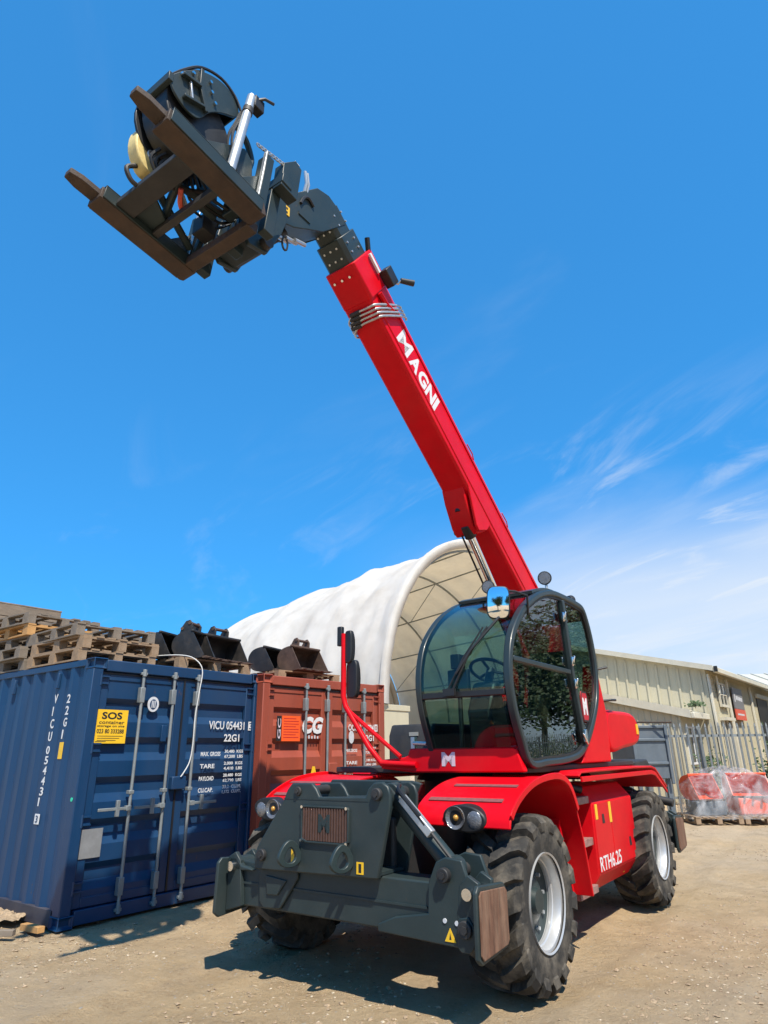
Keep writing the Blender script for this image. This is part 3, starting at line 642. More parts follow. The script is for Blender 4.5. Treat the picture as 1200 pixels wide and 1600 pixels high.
crate(in_cont(blue, .33, 3.62, ct), BY, 'lower weathered wooden crate at the left edge behind the pallets')
crate(in_cont(blue, .33, 3.62, ct+.545), BY+.01, 'upper weathered wooden crate with black lettering behind the pallets', 'MAC')
tk = MB(); tk.tube([in_cont(blue, -.1+.25*cos(t/10*2*pi)+0.1, 3.6+.16*sin(t/10*2*pi), ct+1.13+.03*sin(t*1.3)) for t in range(11)], .018, 6)
tk.tube([in_cont(blue, -.05+.2*cos(t/10*2*pi)+0.1, 3.6+.12*sin(t/10*2*pi), ct+1.155+.025*sin(t*1.7)) for t in range(11)], .016, 6)
tag(tk.build('coiled_strap', 'black'), 'dark coiled strap lying on top of the upper crate', 'strap')

# ------------------------------------------------------------------ digger buckets
def digger_bucket(loc, rz, w, s, ma, label, group, ears=True, tilt=0.0):
    """opening towards local -y, width along x, standing on its back sheet"""
    r = empty('digger_bucket', loc, rz); tag(r, label, 'digger bucket', group); r.rotation_euler.x = tilt
    prof = [(-.34, .02), (-.05, 0), (.16, .05), (.27, .18), (.27, .33), (.17, .45), (.0, .50), (-.10, .50)]
    prof = [(a*s, b*s) for a, b in crom(prof, 4, closed=False)]
    q = []
    for i, p in enumerate(prof):
        a = prof[max(i-1, 0)]; b = prof[min(i+1, len(prof)-1)]; d = Vector((b[0]-a[0], b[1]-a[1])).normalized(); q.append((p[0]-d.y*.018, p[1]+d.x*.018))
    mb = MB(); mb.prism(prof+q[::-1], 'x', -w/2+.016, w/2-.016); mb.build('shell', ma, r, angle=50)
    side = [p for p in prof]+[(-.36*s, .06*s)]
    for x in (-w/2, w/2-.015): MB().prism(side, 'x', x, x+.015).build('side_plate', ma, r)
    MB().box(-w/2, w/2, -.42*s, -.33*s, .002, .03).build('cutting_edge', 'bucketrust', r, bevel=.004)
    MB().box(-w/2-.01, w/2+.01, -.125*s, -.075*s, .485*s, .53*s).build('top_lip', ma, r, bevel=.008)
    for i in range(max(3, int(w/.16))):
        n_ = max(3, int(w/.16)); x = -w/2+.04+i*(w-.08)/(n_-1)
        MB().prism([(-.40*s, .004), (-.40*s, .034), (-.52*s, .012)], 'x', x-.025, x+.025).build('tooth', 'bucketrust', r)
    if ears:
        for x in (-.13, .11):
            MB().prism([(-.05*s, .50*s), (.20*s, .44*s), (.15*s, .60*s), (.08*s, .70*s), (.0, .72*s), (-.06*s, .64*s)], 'x', x, x+.025).build('ear', ma, r, bevel=.004)
        MB().cyl((-.14, .0, .66*s), (.145, .0, .66*s), .022, n=10).build('pin', 'bucketrust', r)
        MB().cyl((-.14, .14*s, .56*s), (.145, .14*s, .56*s), .022, n=10).build('pin', 'bucketrust', r)
    return r
bt = ct+PH+.002
gB = 'black digger buckets on the blue container'
digger_bucket(in_cont(blue, 1.36, .72, bt), BY+.35, .50, .68, 'bucketblack', 'leftmost black bucket on the blue container, turned aside beside the pale pallets', gB, False)
digger_bucket(in_cont(blue, 1.56, .42, bt), BY+.45, .36, .72, 'bucketblack', 'narrow black digger bucket in the middle of the pallet on the blue container', gB)
digger_bucket(in_cont(blue, 2.06, .50, bt), BY+.1, .66, .72, 'bucketblack', 'wide black toothed digger bucket at the right end of the blue container roof', gB)
gC = 'digger buckets on the brown container'
digger_bucket(in_cont(brown, .86, 1.0, bt), R(48.5)+.3, .52, .74, 'bucketblack', 'dark slate digger bucket tucked behind another on the brown container', gC, False)
digger_bucket(in_cont(brown, 1.20, .62, bt), R(48.5)+.12, .66, .74, 'bucketrust', 'rusty digger bucket facing out over the brown container doors', gC)
digger_bucket(in_cont(brown, 1.66, 1.20, bt), R(48.5)-.1, .50, .80, 'bucketblack', 'rearmost black bucket on the brown container behind the mirror post', gC, False)
# white cable hanging over the blue door
cp = [(1.15, .55, ct+.18), (1.25, .25, ct+.17), (1.33, .06, ct+.12), (1.40, -.04, ct-.02), (1.375, -.05, 2.3), (1.345, -.05, 2.0), (1.345, -.05, 1.7), (1.32, -.05, 1.5), (1.25, -.05, 1.38), (1.22, -.04, 1.335)]
cpl = crom([tuple(in_cont(blue, *p)) for p in cp], 5, closed=False)
tag(MB().tube(cpl, .0065, 6).build('white_cable', 'cable'), 'white cable hanging down over the blue container door', 'cable')
# debris at the blue container's foot
def debris(name, ma, pts, label, cat):
    mb = MB()
    for (x0, y0, z0, x1, y1, z1, w, h) in pts:
        p0, p1 = Vector((x0, y0, z0)), Vector((x1, y1, z1)); d = (p1-p0); L = d.length; mt = d.to_track_quat('X', 'Z').to_matrix().to_4x4(); mt.translation = p0
        mb.box(0, L, -w/2, w/2, 0, h, mt)
    return tag(mb.build(name, ma, bevel=.004), label, cat)
debris('timber_offcut', 'woodgrey', [(-4.6, 6.92, .02, -3.47, 6.90, .03, .06, .05)], 'grey timber offcut on the dirt at the left edge', 'timber')
debris('timber_offcut', 'woodnew', [(-3.55, 7.22, .01, -3.28, 7.02, .02, .07, .055)], 'short pale wood block against the blue container corner', 'timber')
cs_ = MB(); vs_ = [(-4.45+.04*i+.03*noise.noise(Vector((i, j, 1))), 7.34+.04*j+.03*noise.noise(Vector((i, j, 4))), .05+.07*abs(noise.noise(Vector((i*.33, j*.33, 8))))+.06*abs(noise.noise(Vector((i*.9, j*.9, 2))))) for j in range(12) for i in range(20)]
cs_.add(vs_, [(j*20+i, j*20+i+1, (j+1)*20+i+1, (j+1)*20+i) for j in range(11) for i in range(19)])
tag(cs_.build('crumpled_sheet', 'stonedark', angle=20), 'crumpled dull sheet lying by the blue container foot', 'sheet')

# ------------------------------------------------------------------ fabric shelter on containers
TY = .92336709
TX = Vector((cos(TY), sin(TY), 0)); TB = Vector((-sin(TY), cos(TY), 0))
tent = empty('fabric_shelter', (-.10, 15.0, 0), TY)
tag(tent, 'white arched fabric shelter behind the containers, open at its front end', 'shelter')
TW, TLn, TZ, TR = 11.0, 7.4, 2.60, 5.0
def arch(t, grow=0.0, u=0.0):      # t 0..pi, left to right; the far end stands a little lower
    c, s = cos(t), sin(t)
    return TW/2-(TW/2+grow)*c, TZ+((TR+grow)*s)*(1-.20*(u/7.4))
ns, nl = 72, 60
def sag(u, t):              # fabric hangs between ribs, with wind wrinkles
    k = (u/TLn*3) % 1.0
    a = -.13*math.sin(pi*k)**.8*(.55+.45*math.sin(t))
    w = .075*noise.noise(Vector((u*1.5, t*3.2, 2)))+.055*noise.noise(Vector((u*3+t*4, t*6-u*2, 9)))+.02*noise.noise(Vector((u*9, t*7, 4)))
    w += .10*(.35-abs(noise.noise(Vector((u*.55+t*1.1, t*1.7-u*.5, 21)))))*.6+.03*abs(noise.noise(Vector((u*4-t*5, u*1.2+t*2, 31))))
    ends = min(1, u/.25)*min(1, (TLn-u)/.25)
    return a*ends+w*ends
vs_ = []
for j in range(nl+1):
    u = TLn*j/nl
    for i in range(ns+1):
        t = pi*i/ns; x, z = arch(t, sag(u, t), u); vs_.append((x, u, z))
fs_ = [(j*(ns+1)+i, (j+1)*(ns+1)+i, (j+1)*(ns+1)+i+1, j*(ns+1)+i+1) for j in range(nl) for i in range(ns)]
MB().add(vs_, fs_).build('cover', 'fabric', tent, angle=180)
# thick gathered hem round the opening
vs_ = []
for i in range(ns*2+1):
    t = pi*i/(ns*2); w = .010*noise.noise(Vector((i*.35, 0, 0)))+.006*noise.noise(Vector((i*1.1, 3, 0)))
    for (g, y) in ((.05+w, .05), (.06+w, -.05-w), (-.02, -.08-w), (-.20+w, -.05+w), (-.22, .0)):
        x, z = arch(t, g); vs_.append((x, y, z))
fs_ = [(5*i+k, 5*i+k+1, 5*i+6+k, 5*i+5+k) for i in range(ns*2) for k in range(4)]
MB().add(vs_, fs_).build('hem', 'fabric', tent, angle=180)
for k in range(4):
    u = TLn*k/3 if k else .12
    if k == 3: u = TLn-.1
    MB().tube([(arch(pi*i/40, -.26, u)[0], u, arch(pi*i/40, -.26, u)[1]) for i in range(41)], .035, 8).build('arch_tube', 'galv', tent)
for k in range(1, 9):
    x, z = arch(pi*k/9, -.22); z2_ = arch(pi*k/9, -.22, TLn)[1]
    MB().cyl((x, .1, z), (x, TLn-.1, z2_), .025, n=8).build('purlin', 'galv', tent)
for k in range(3):
    for q in (1, 3, 5, 7):
        u0 = .1+k*TLn/3; u1 = (k+1)*TLn/3-.1; a = arch(pi*q/9, -.25, u0); b = arch(pi*(q+1)/9, -.25, u1)
        MB().cyl((a[0], u0, a[1]), (b[0], u1, b[1]), .014, n=6).build('brace', 'galv', tent)
# far end wall of fabric
pts_ = [arch(pi*i/40, -.30, TLn) for i in range(41)]
MB().prism(pts_+[(TW-.3, .1), (.3, .1)], 'y', TLn-.03, TLn-.015).build('end_wall', 'fabric', tent)
MB().tube([(arch(pi*i/40, -.36, TLn)[0], TLn-.12, arch(pi*i/40, -.36, TLn)[1]) for i in range(41)], .10, 8).build('end_wall_hem', 'fabric', tent)
for nm, x0, lb_ in (('left', -1.35, 'plain beige store container carrying the shelter arch on the side next to the brown container'), ('right', TW-1.2, 'plain beige store container under the far side of the shelter arch')):
    r = empty('store_container', tuple(Vector((-.10, 15.0, 0))+TX*x0), TY); tag(r, lb_, 'shipping container', 'beige containers under the shelter')
    MB().box(.0, 2.44, .0, 6.06, 0, .16).build('base_frame', 'beige', r, bevel=.01)
    MB().box(.0, 2.44, .0, 6.06, 2.46, 2.59).build('roof', 'beige', r, bevel=.01)
    for x in (.01, 2.40):
        pp = corr(20, 5.9/20, .03, .08); vs2 = []
        for a, d in pp: vs2 += [(x+(d if x < 1 else d*-1+.03), a, .16), (x+(d if x < 1 else d*-1+.03), a, 2.46)]
        MB().add(vs2, [(2*i, 2*i+1, 2*i+3, 2*i+2) for i in range(len(pp)-1)]).build('side_panel', 'beige', r, angle=20)
    for y in (.02, 6.0): MB().box(.05, 2.39, y, y+.04, .16, 2.46).build('end_panel', 'beige', r)

# ------------------------------------------------------------------ beige clad workshop on the right
UY = math.atan2(.785, .62)
shed = empty('workshop', (10.64, 22.0, 0), UY)       # local x along the side wall (away), local y along the gable (left)
tag(shed, 'beige ribbed metal workshop with low gable behind the palisade fence', 'building')
GL, GW, EH, RH = 12.0, 9.0, 4.02, 5.15
RHt = EH+.245*GW/2
gab = [(0, 0), (GW, 0), (GW, EH), (GW/2, RHt), (0, EH)]
MB().prism([(b, z) for b, z in gab], 'x', 0.0, .06).build('gable_wall', 'beige', shed)
MB().box(.065, GL, 0, .06, 0, EH).build('side_wall', 'beige', shed)
MB().box(.065, GL, GW-.06, GW, 0, EH).build('far_side_wall', 'beige', shed)
n = 26
for i in range(n):
    y = .18+i*(GW-.36)/(n-1); zt = EH+.245*(y if y < GW/2 else GW-y)-.12
    MB().prism([(y-.035, -.035), (y-.02, -.0), (y+.02, 0), (y+.035, -.035)][::-1], 'z', .05, zt, Matrix(((0, 1, 0, 0), (1, 0, 0, 0), (0, 0, 1, 0), (0, 0, 0, 1)))).build('cladding_rib', 'beige', shed)
for i in range(60):
    x = .2+i*.196
    MB().box(x-.015, x+.015, -.02, 0, .05, EH-.12).build('cladding_rib', 'beige', shed)
for s, y0, y1 in ((1, -.30, GW/2), (-1, GW+.30, GW/2)):
    z0 = EH+.06-.245*.30; z1 = RHt+.06
    MB().prism([(y0, z0), (y1, z1), (y1, z1+.09), (y0, z0+.09)], 'x', -.22, GL+.2).build('roof_sheet', 'beigelight', shed)
    MB().prism([(y0, z0-.07), (y1, z1-.07), (y1, z1+.10), (y0, z0+.10)], 'x', -.27, -.222).build('verge_trim', 'beigelight', shed)
MB().box(-.25, GL+.2, -.43, -.305, EH-.14, EH+.03).build('gutter', 'beigelight', shed, bevel=.02)
MB().box(-.275, -.20, -.44, -.34, EH-.12, EH+.06).build('gutter_end', 'black', shed)
MB().cyl((.9, -.12, EH-.15), (.9, -.12, 3.3), .04).build('downpipe', 'beigelight', shed)
for x in (-.03, 2.5, 6.6): MB().box(x, x+.18, -.09, -.022, 0, EH-.15).build('corner_trim', 'beigelight', shed, bevel=.01)
def shed_window(x0, x1, z0, z1, fr_ma='beigelight', gl='darkglass'):
    w = MB().box(x0, x1, -.075, -.025, z0, z1).build('window', gl, shed)
    f = MB(); t_ = .05
    f.box(x0-t_, x1+t_, -.10, -.03, z1, z1+t_); f.box(x0-t_, x1+t_, -.13, -.03, z0-t_*1.6, z0); f.box(x0-t_, x0, -.10, -.03, z0, z1); f.box(x1, x1+t_, -.10, -.03, z0, z1); f.box((x0+x1)/2-.02, (x0+x1)/2+.02, -.10, -.03, z0, z1); f.box(x0, x1, -.098, -.03, (z0+z1)/2-.02, (z0+z1)/2+.02)
    f.build('window_frame', fr_ma, w); return w
shed_window(1.15, 2.05, 2.95, 3.62)
dr = MB().box(.95, 1.95, -.07, -.024, 0, 2.35).build('side_door', 'darkglass', shed)
f = MB().box(.87, .95, -.12, -.02, 0, 2.42); f.box(1.95, 2.03, -.12, -.02, 0, 2.42); f.box(.80, 2.10, -.24, -.02, 2.421, 2.52); f.box(1.41, 1.49, -.11, -.02, 0, 2.42)
f.build('door_frame', 'beigelight', dr)
sg = MB().box(2.9, 4.5, -.15, -.11, 2.88, 3.62).build('wall_sign', 'signgrey', shed)
MB().box(2.9, 4.5, -.155, -.11, 2.50, 2.87).build('sign_lower_panel', 'signred', sg)
for i, (a, b) in enumerate(((3.28, 3.50), (3.54, 3.70), (3.74, 4.02), (4.06, 4.30))): MB().box(a, b, -.1525, -.1505, 3.20-.01*i, 3.34-.01*i).build('sign_mark', 'whiteworn', sg)
MB().prism([(3.0, 3.12), (3.12, 3.12), (3.18, 3.42), (3.06, 3.36)], 'y', -.153, -.1505).build('sign_mark', 'whiteworn', sg)
MB().box(3.1, 4.2, -.157, -.155, 2.66, 2.72).build('print_line', 'whiteworn', sg)
MB().box(7.9, 10.2, -.05, -.024, .0, 3.50).build('opening_dark_slab', 'black', shed)  # solid black slab, coloured for the unlit inside of a doorway
MB().box(7.75, 10.35, -.12, -.025, 3.505, 3.68).build('door_lintel', 'beigelight', shed, bevel=.01)
# lean-to porch on the gable
lt = MB().prism([(.35, 2.55), (4.4, 3.54), (4.4, 3.66), (.2, 2.63)], 'x', -1.9, -.04).build('porch_roof', 'beigelight', shed)
MB().prism([(.2, 2.43), (4.4, 3.46), (4.4, 3.70), (.2, 2.67)], 'x', -1.95, -1.902).build('porch_verge', 'beigelight', lt)
MB().box(-1.93, -.04, .09, .20, 2.42, 2.60).build('porch_gutter', 'beigelight', lt, bevel=.02)
MB().prism([(.55, 0), (4.2, 0), (4.2, 3.45), (.55, 2.55)], 'x', -1.8, -1.75).build('porch_wall', 'beige', shed)
MB().box(-1.74, -.05, .55, .60, 0, 2.52).build('porch_side', 'beige', shed)
for i in range(18): MB().box(-1.825, -1.80, .65+i*.2-.018, .65+i*.2+.018, .05, 2.52+.245*(.1+i*.2)-.05).build('cladding_rib', 'beige', shed)
pw = MB().box(-1.40, -.45, .50, .547, 1.15, 2.15).build('porch_window', 'darkglass', shed)
f = MB().box(-1.46, -1.40, .49, .548, 1.09, 2.21); f.box(-.45, -.39, .49, .548, 1.09, 2.21); f.box(-1.40, -.45, .49, .548, 2.15, 2.21); f.box(-1.40, -.45, .47, .548, 1.09, 1.15); f.box(-.97, -.90, .49, .548, 1.15, 2.15)
f.build('window_frame', 'white', pw)
# neighbouring roof just showing behind at the right edge
shed2 = empty('rear_shed', (17.8, 33.0, 0), R(-8)); tag(shed2, 'pale ribbed roof of a shed further back at the right edge', 'building')
MB().box(0, 14, 0, 9, 0, 4.1).build('wall', 'beige', shed2)
MB().prism([(-.3, 4.05), (4.5, 5.3), (9.3, 4.05), (9.3, 4.17), (4.5, 5.42), (-.3, 4.17)], 'x', -.3, 14.3).build('roof', 'beigelight', shed2)
for i in range(20): MB().prism([(-.3, 4.175), (4.5, 5.425), (4.5, 5.47), (-.3, 4.22)], 'x', i*.7, i*.7+.05).build('roof_rib', 'beigelight', shed2)

# ------------------------------------------------------------------ palisade fence
FD = Vector((1, .10, 0)).normalized(); FA = math.atan2(FD.y, FD.x)
fence = empty('palisade_fence', (5.2, 17.2, 0), FA); tag(fence, 'grey galvanised palisade fence with pointed pales in front of the workshop', 'fence')
pale = None
for i in range(135):
    x = i*.168
    if pale is None:
        mb = MB(); sec = [(-.028, 0), (-.015, .012), (-.006, .0), (.006, 0), (.015, .012), (.028, 0), (.028, .004), (.015, .016), (.005, .004), (-.005, .004), (-.015, .016), (-.028, .004)]
        mb.prism(sec, 'z', .06, 2.08); mb.prism([(-.028, 2.081), (.028, 2.081), (.010, 2.18), (0, 2.15), (-.010, 2.18)], 'y', 0, .005)
        pale = mb.build('pale', 'galv', fence); o = pale
    else:
        o = bpy.data.objects.new('pale', pale.data); COL.objects.link(o); o.parent = fence
    o.location = (x, -.03, random.uniform(-.015, .015)); o.rotation_euler = (0, random.uniform(-.012, .012), 0)
for z in (.42, 1.86): MB().prism([(-.002, z-.03), (.045, z-.03), (.045, z-.022), (.006, z-.022), (.006, z+.03), (-.002, z+.03)], 'x', -.1, 22.7).build('rail', 'galv', fence)
for x in [.05+2.75*k for k in range(9)]: MB().box(x, x+.1, .05, .10, 0, 2.1).build('post', 'galv', fence)
# leafy bush behind the fence
def bush(loc, rx, h, n, label, cat='bush', name='bush'):
    r = empty(name, loc); tag(r, label, cat); rnd = random.Random(label)
    MB().tube([(0, 0, 0), (.05*rx, .02, h*.3), (-.03, .05*rx, h*.55)], [.04*rx, .03*rx, .012], 6).build('stem', 'bark', r)
    mb = MB()
    for k in range(n):
        cl = rnd.choice([(-.5, .1, .4), (.4, -.2, .5), (0, .2, .75), (-.2, -.3, .6), (.2, .3, .35), (.6, .2, .7)])
        p = Vector((cl[0]*rx+rnd.gauss(0, .32)*rx, cl[1]*rx+rnd.gauss(0, .32)*rx, max(.05, cl[2]*h+rnd.gauss(0, .16)*h)))
        a = Vector((rnd.gauss(0, 1), rnd.gauss(0, 1), rnd.gauss(0, .6))).normalized(); b = a.orthogonal().normalized(); s = rnd.uniform(.03, .07)*(1+.15*h)
        mb.add([p-a*s, p+b*s*.5, p+a*s, p-b*s*.5], [(0, 1, 2, 3)])
    me = bpy.data.meshes.new('crown'); me.from_pydata(mb.v, [], mb.f); me.materials.append(M['leaf']); o = bpy.data.objects.new('crown', me); COL.objects.link(o); o.parent = r
    return r
bush((10.9, 18.8, 0), .75, 1.9, 2200, 'green leafy bush behind the fence at the right edge')
bush((8.85, 19.0, 0), .42, 1.4, 900, 'small dark green shrub behind the fence near the workshop corner')
bush((9.75, 21.2, 2.74), .28, .22, 160, 'weeds growing out of the workshop porch roof', 'weeds', 'roof_weeds')

# yellow digger parked beyond the fence, only its arm end in view
dg_ = empty('yellow_digger', (13.1, 21.2, 0), R(200)); tag(dg_, 'yellow digger bodywork behind the fence at the far right edge', 'digger')
MB().box(-1.1, 1.1, -.8, .8, .45, 1.2).build('body', 'diggeryellow', dg_, bevel=.08)
MB().prism(crom([(-1.0, 1.2), (-1.05, 2.4), (-.8, 2.95), (-.2, 3.05), (.25, 2.8), (.4, 2.0), (.35, 1.2)], 3, closed=False), 'y', -.5, .5).build('cab', 'diggeryellow', dg_, bevel=.04)
for y in (-.85, .6): MB().prism([(-1.3, .25), (-1.1, .02), (1.1, .02), (1.3, .25), (1.1, .5), (-1.1, .5)], 'y', y, y+.25).build('track', 'black', dg_, bevel=.03)

# ------------------------------------------------------------------ shrink-wrapped load
wl = (7.72, 16.0, 0); WRZ = R(-4)
pl_ = []
for k, dx_ in enumerate((-.48, .56)):
    p = pallet(Vector((wl[0]+dx_*cos(WRZ), wl[1]+dx_*sin(WRZ), .012)), WRZ, 'wood', ('left' if k == 0 else 'right')+' pallet under the plastic wrapped orange buckets', 'pallets under the wrapped load')
def orange_bucket(x, y, z, rz, w, s, label, ma='orange'):
    c, s_ = cos(WRZ), sin(WRZ)
    return digger_bucket((wl[0]+x*c-y*s_, wl[1]+x*s_+y*c, z), WRZ+rz, w, s, ma, label, 'orange buckets wrapped in plastic', False)
zp = .012+PH+.002
orange_bucket(-.55, .1, zp+.30, .25, .62, 1.05, 'orange bucket at the left end of the plastic wrapped load')
orange_bucket(.50, .1, zp+.36, -.1, .85, .95, 'wide orange bucket on the right of the plastic wrapped load')
gb = MB().box(wl[0]-.85, wl[0]-.2, wl[1]-.3, wl[1]+.3, zp, zp+.29); tag(gb.build('carton', 'bin', bevel=.02), 'grey carton under the left orange bucket in the wrapped load', 'carton')
gb = MB().box(wl[0]+.1, wl[0]+.95, wl[1]-.3, wl[1]+.3, zp, zp+.35); tag(gb.build('carton', 'orange', bevel=.03), 'orange painted steel block under the right orange bucket in the wrapped load', 'carton')
# film draped over: closed hull with creases
fm = MB(); nu, nv = 64, 22; vs_ = []
for j in range(nv+1):
    v = j/nv
    for i in range(nu):
        a = 2*pi*i/nu; ca, sa = cos(a), sin(a)
        rx = 1.06*(abs(ca)**.5)*(1 if ca > 0 else -1); ry = .60*(abs(sa)**.5)*(1 if sa > 0 else -1)
        top = 1.02+.16*math.exp(-((rx+.42)/.3)**2)+.17*math.exp(-((rx-.42)/.34)**2)-.12*math.exp(-((rx)/.16)**2)
        if v < .7: k = v/.7; z = .10+(top-.10)*k*.93; sh = 1-.22*k**2
        else: k = (v-.7)/.3; z = .10+(top-.10)*(.93+.07*math.sin(k*pi/2)); sh = .78*(1-k)
        cr_ = .035*noise.noise(Vector((ca*3, sa*3, v*5)))+.02*noise.noise(Vector((ca*9, sa*9, v*3)))
        vs_.append((rx*(sh+cr_), ry*(sh+cr_), z+.03*noise.noise(Vector((rx*4, ry*4, v*6)))))
fs_ = [(j*nu+i, j*nu+(i+1) % nu, (j+1)*nu+(i+1) % nu, (j+1)*nu+i) for j in range(nv) for i in range(nu)]
fo = MB().add(vs_, fs_).build('plastic_film', 'film', None, Matrix.Translation(wl) @ Matrix.Rotation(WRZ, 4, 'Z'), angle=60)
tag(fo, 'clear plastic film wrapped round the orange buckets by the fence', 'plastic film')

# ------------------------------------------------------------------ grey steel bin behind the rear wheel
bin_ = empty('steel_bin', (5.78, 15.0, 0), R(5)); tag(bin_, 'blue grey steel tipping bin with ribbed end behind the rear wheel', 'steel bin')
MB().box(-.40, .36, .0, 1.2, .95, 2.0).build('body', 'bin', bin_, bevel=.02)
f = MB()
for x in (-.43, .33): f.box(x, x+.07, -.05, -.002, .85, 2.06)
for z in (1.24, 1.72, 1.99): f.box(-.36, .33, -.04, -.002, z, z+.06)
f.build('rib_frame', 'bin', bin_, bevel=.012)
f = MB()
for x in (-.36, .28):
    for y in (.08, 1.05): f.box(x, x+.08, y, y+.08, 0, .949)
f.build('stand', 'bin', bin_)
MB().cyl((.42, -.25, 2.10), (-.45, .2, 2.13), .02, n=8).build('lifting_bar', 'rustdark', bin_)

# ================================================================== the telehandler (local x forward, y to its left, z up)
TH = empty('telehandler', (1.00694, 7.33851, 0), math.atan2(-.81905, -.57372))
tag(TH, 'red rotating telehandler with raised boom, slate stabilisers and glazed cab', 'telehandler')
# ---- wheels
def make_tyre():
    mb = MB()
    prof = [(.318, .12), (.318, .195), (.36, .207), (.44, .212), (.50, .205), (.522, .185), (.530, .14), (.534, .07), (.535, 0)]
    prof = prof+[(r_, -y) for r_, y in prof[::-1][1:]]
    mb.lathe(prof, 56)
    nL = 18
    for s in (1, -1):
        for k in range(nL):
            t0 = 2*pi*(k+(0 if s > 0 else .5))/nL
            sta = [(.0, .584, .52, 0.0, .062), (.06, .588, .52, .05, .066), (.14, .586, .515, .14, .076), (.198, .574, .49, .19, .090), (.228, .53, .45, .21, .095), (.220, .47, .445, .215, .075)]
            vs = []
            for y, rt_, rb, dt, hw in sta:
                for rr, ww in ((rb, hw*1.15), (rt_, hw)):
                    for sg_ in (-1, 1):
                        th = t0+s*0+dt*1.25+sg_*ww
                        yy = s*(y if rr == rt_ else min(y, .19))
                        vs.append((rr*cos(th), yy, rr*sin(th)))
            fs = []
            for i in range(len(sta)-1):
                a = 4*i; b = a+4
                fs += [(a+2, a+3, b+3, b+2), (a, a+2, b+2, b), (a+3, a+1, b+1, b+3)]
            e = 4*(len(sta)-1); fs += [(0, 1, 3, 2), (e, e+2, e+3, e+1)]
            mb.add(vs, fs)
    return mb
def make_wheel():
    w = empty('wheel'); w.parent = TH
    ty = make_tyre().build('tyre', 'rubber', w, angle=28)
    mb = MB()
    mb.lathe([(.312, .205), (.325, .212), (.325, .190), (.300, .185), (.288, .15), (.284, .06), (.280, -.12), (.270, -.185)], 48)
    mb.lathe([(.302, .165), (.292, .16), (.289, .13), (.280, .122), (.279, .10), (.285, .09)], 48)
    mb.build('rim', 'silver', w, angle=30)
    MB().lathe([(.284, .085), (.25, .07), (.20, .06), (.17, .075), (.15, .095), (.12, .105), (.0, .105)], 40).build('wheel_disc', 'grey', w, angle=30)
    hb_ = MB().cyl((0, .106, 0), (0, .14, 0), .09, .08, n=18).build('hub', 'grey', w)
    bolt_ = MB().cyl((0, .06, 0), (0, .09, 0), .014, n=6).build('hub_bolt', 'steel', w); bolt_.location = (.215, 0, 0)
    for i in range(1, 10):
        c_ = bolt_.copy(); COL.objects.link(c_); c_.location = (.215*cos(2*pi*i/10), 0, .215*sin(2*pi*i/10))
    return w
w0 = make_wheel(); first = True
for x in (1.625, -1.625):
    for sy in (1, -1):
        w = w0 if first else copy_tree(w0, TH); first = False
        w.location = (x, sy*1.085, .556); w.scale = (.97, 1, .97); w.rotation_euler = (0, random.uniform(0, 1), 0 if sy > 0 else pi)
        if x > 0 and sy > 0: w.rotation_euler = (0, .1, 0)
# ---- chassis
mb = MB(); mb.box(-2.35, 2.30, -.42, .42, .52, 1.12); mb.box(-1.2, 1.2, -.80, .70, .42, 1.05)
mb.build('chassis', 'blacksteel', TH, bevel=.02)
for x in (1.625, -1.625):
    mb = MB().cyl((x, -.88, .566), (x, .88, .566), .11, n=14); mb.cyl((x, -.25, .566), (x, .25, .566), .2, .2, n=16)
    for s in (1, -1): mb.cyl((x, s*.80, .566), (x, s*.92, .566), .18, n=16)
    mb.build('axle', 'blacksteel', TH)
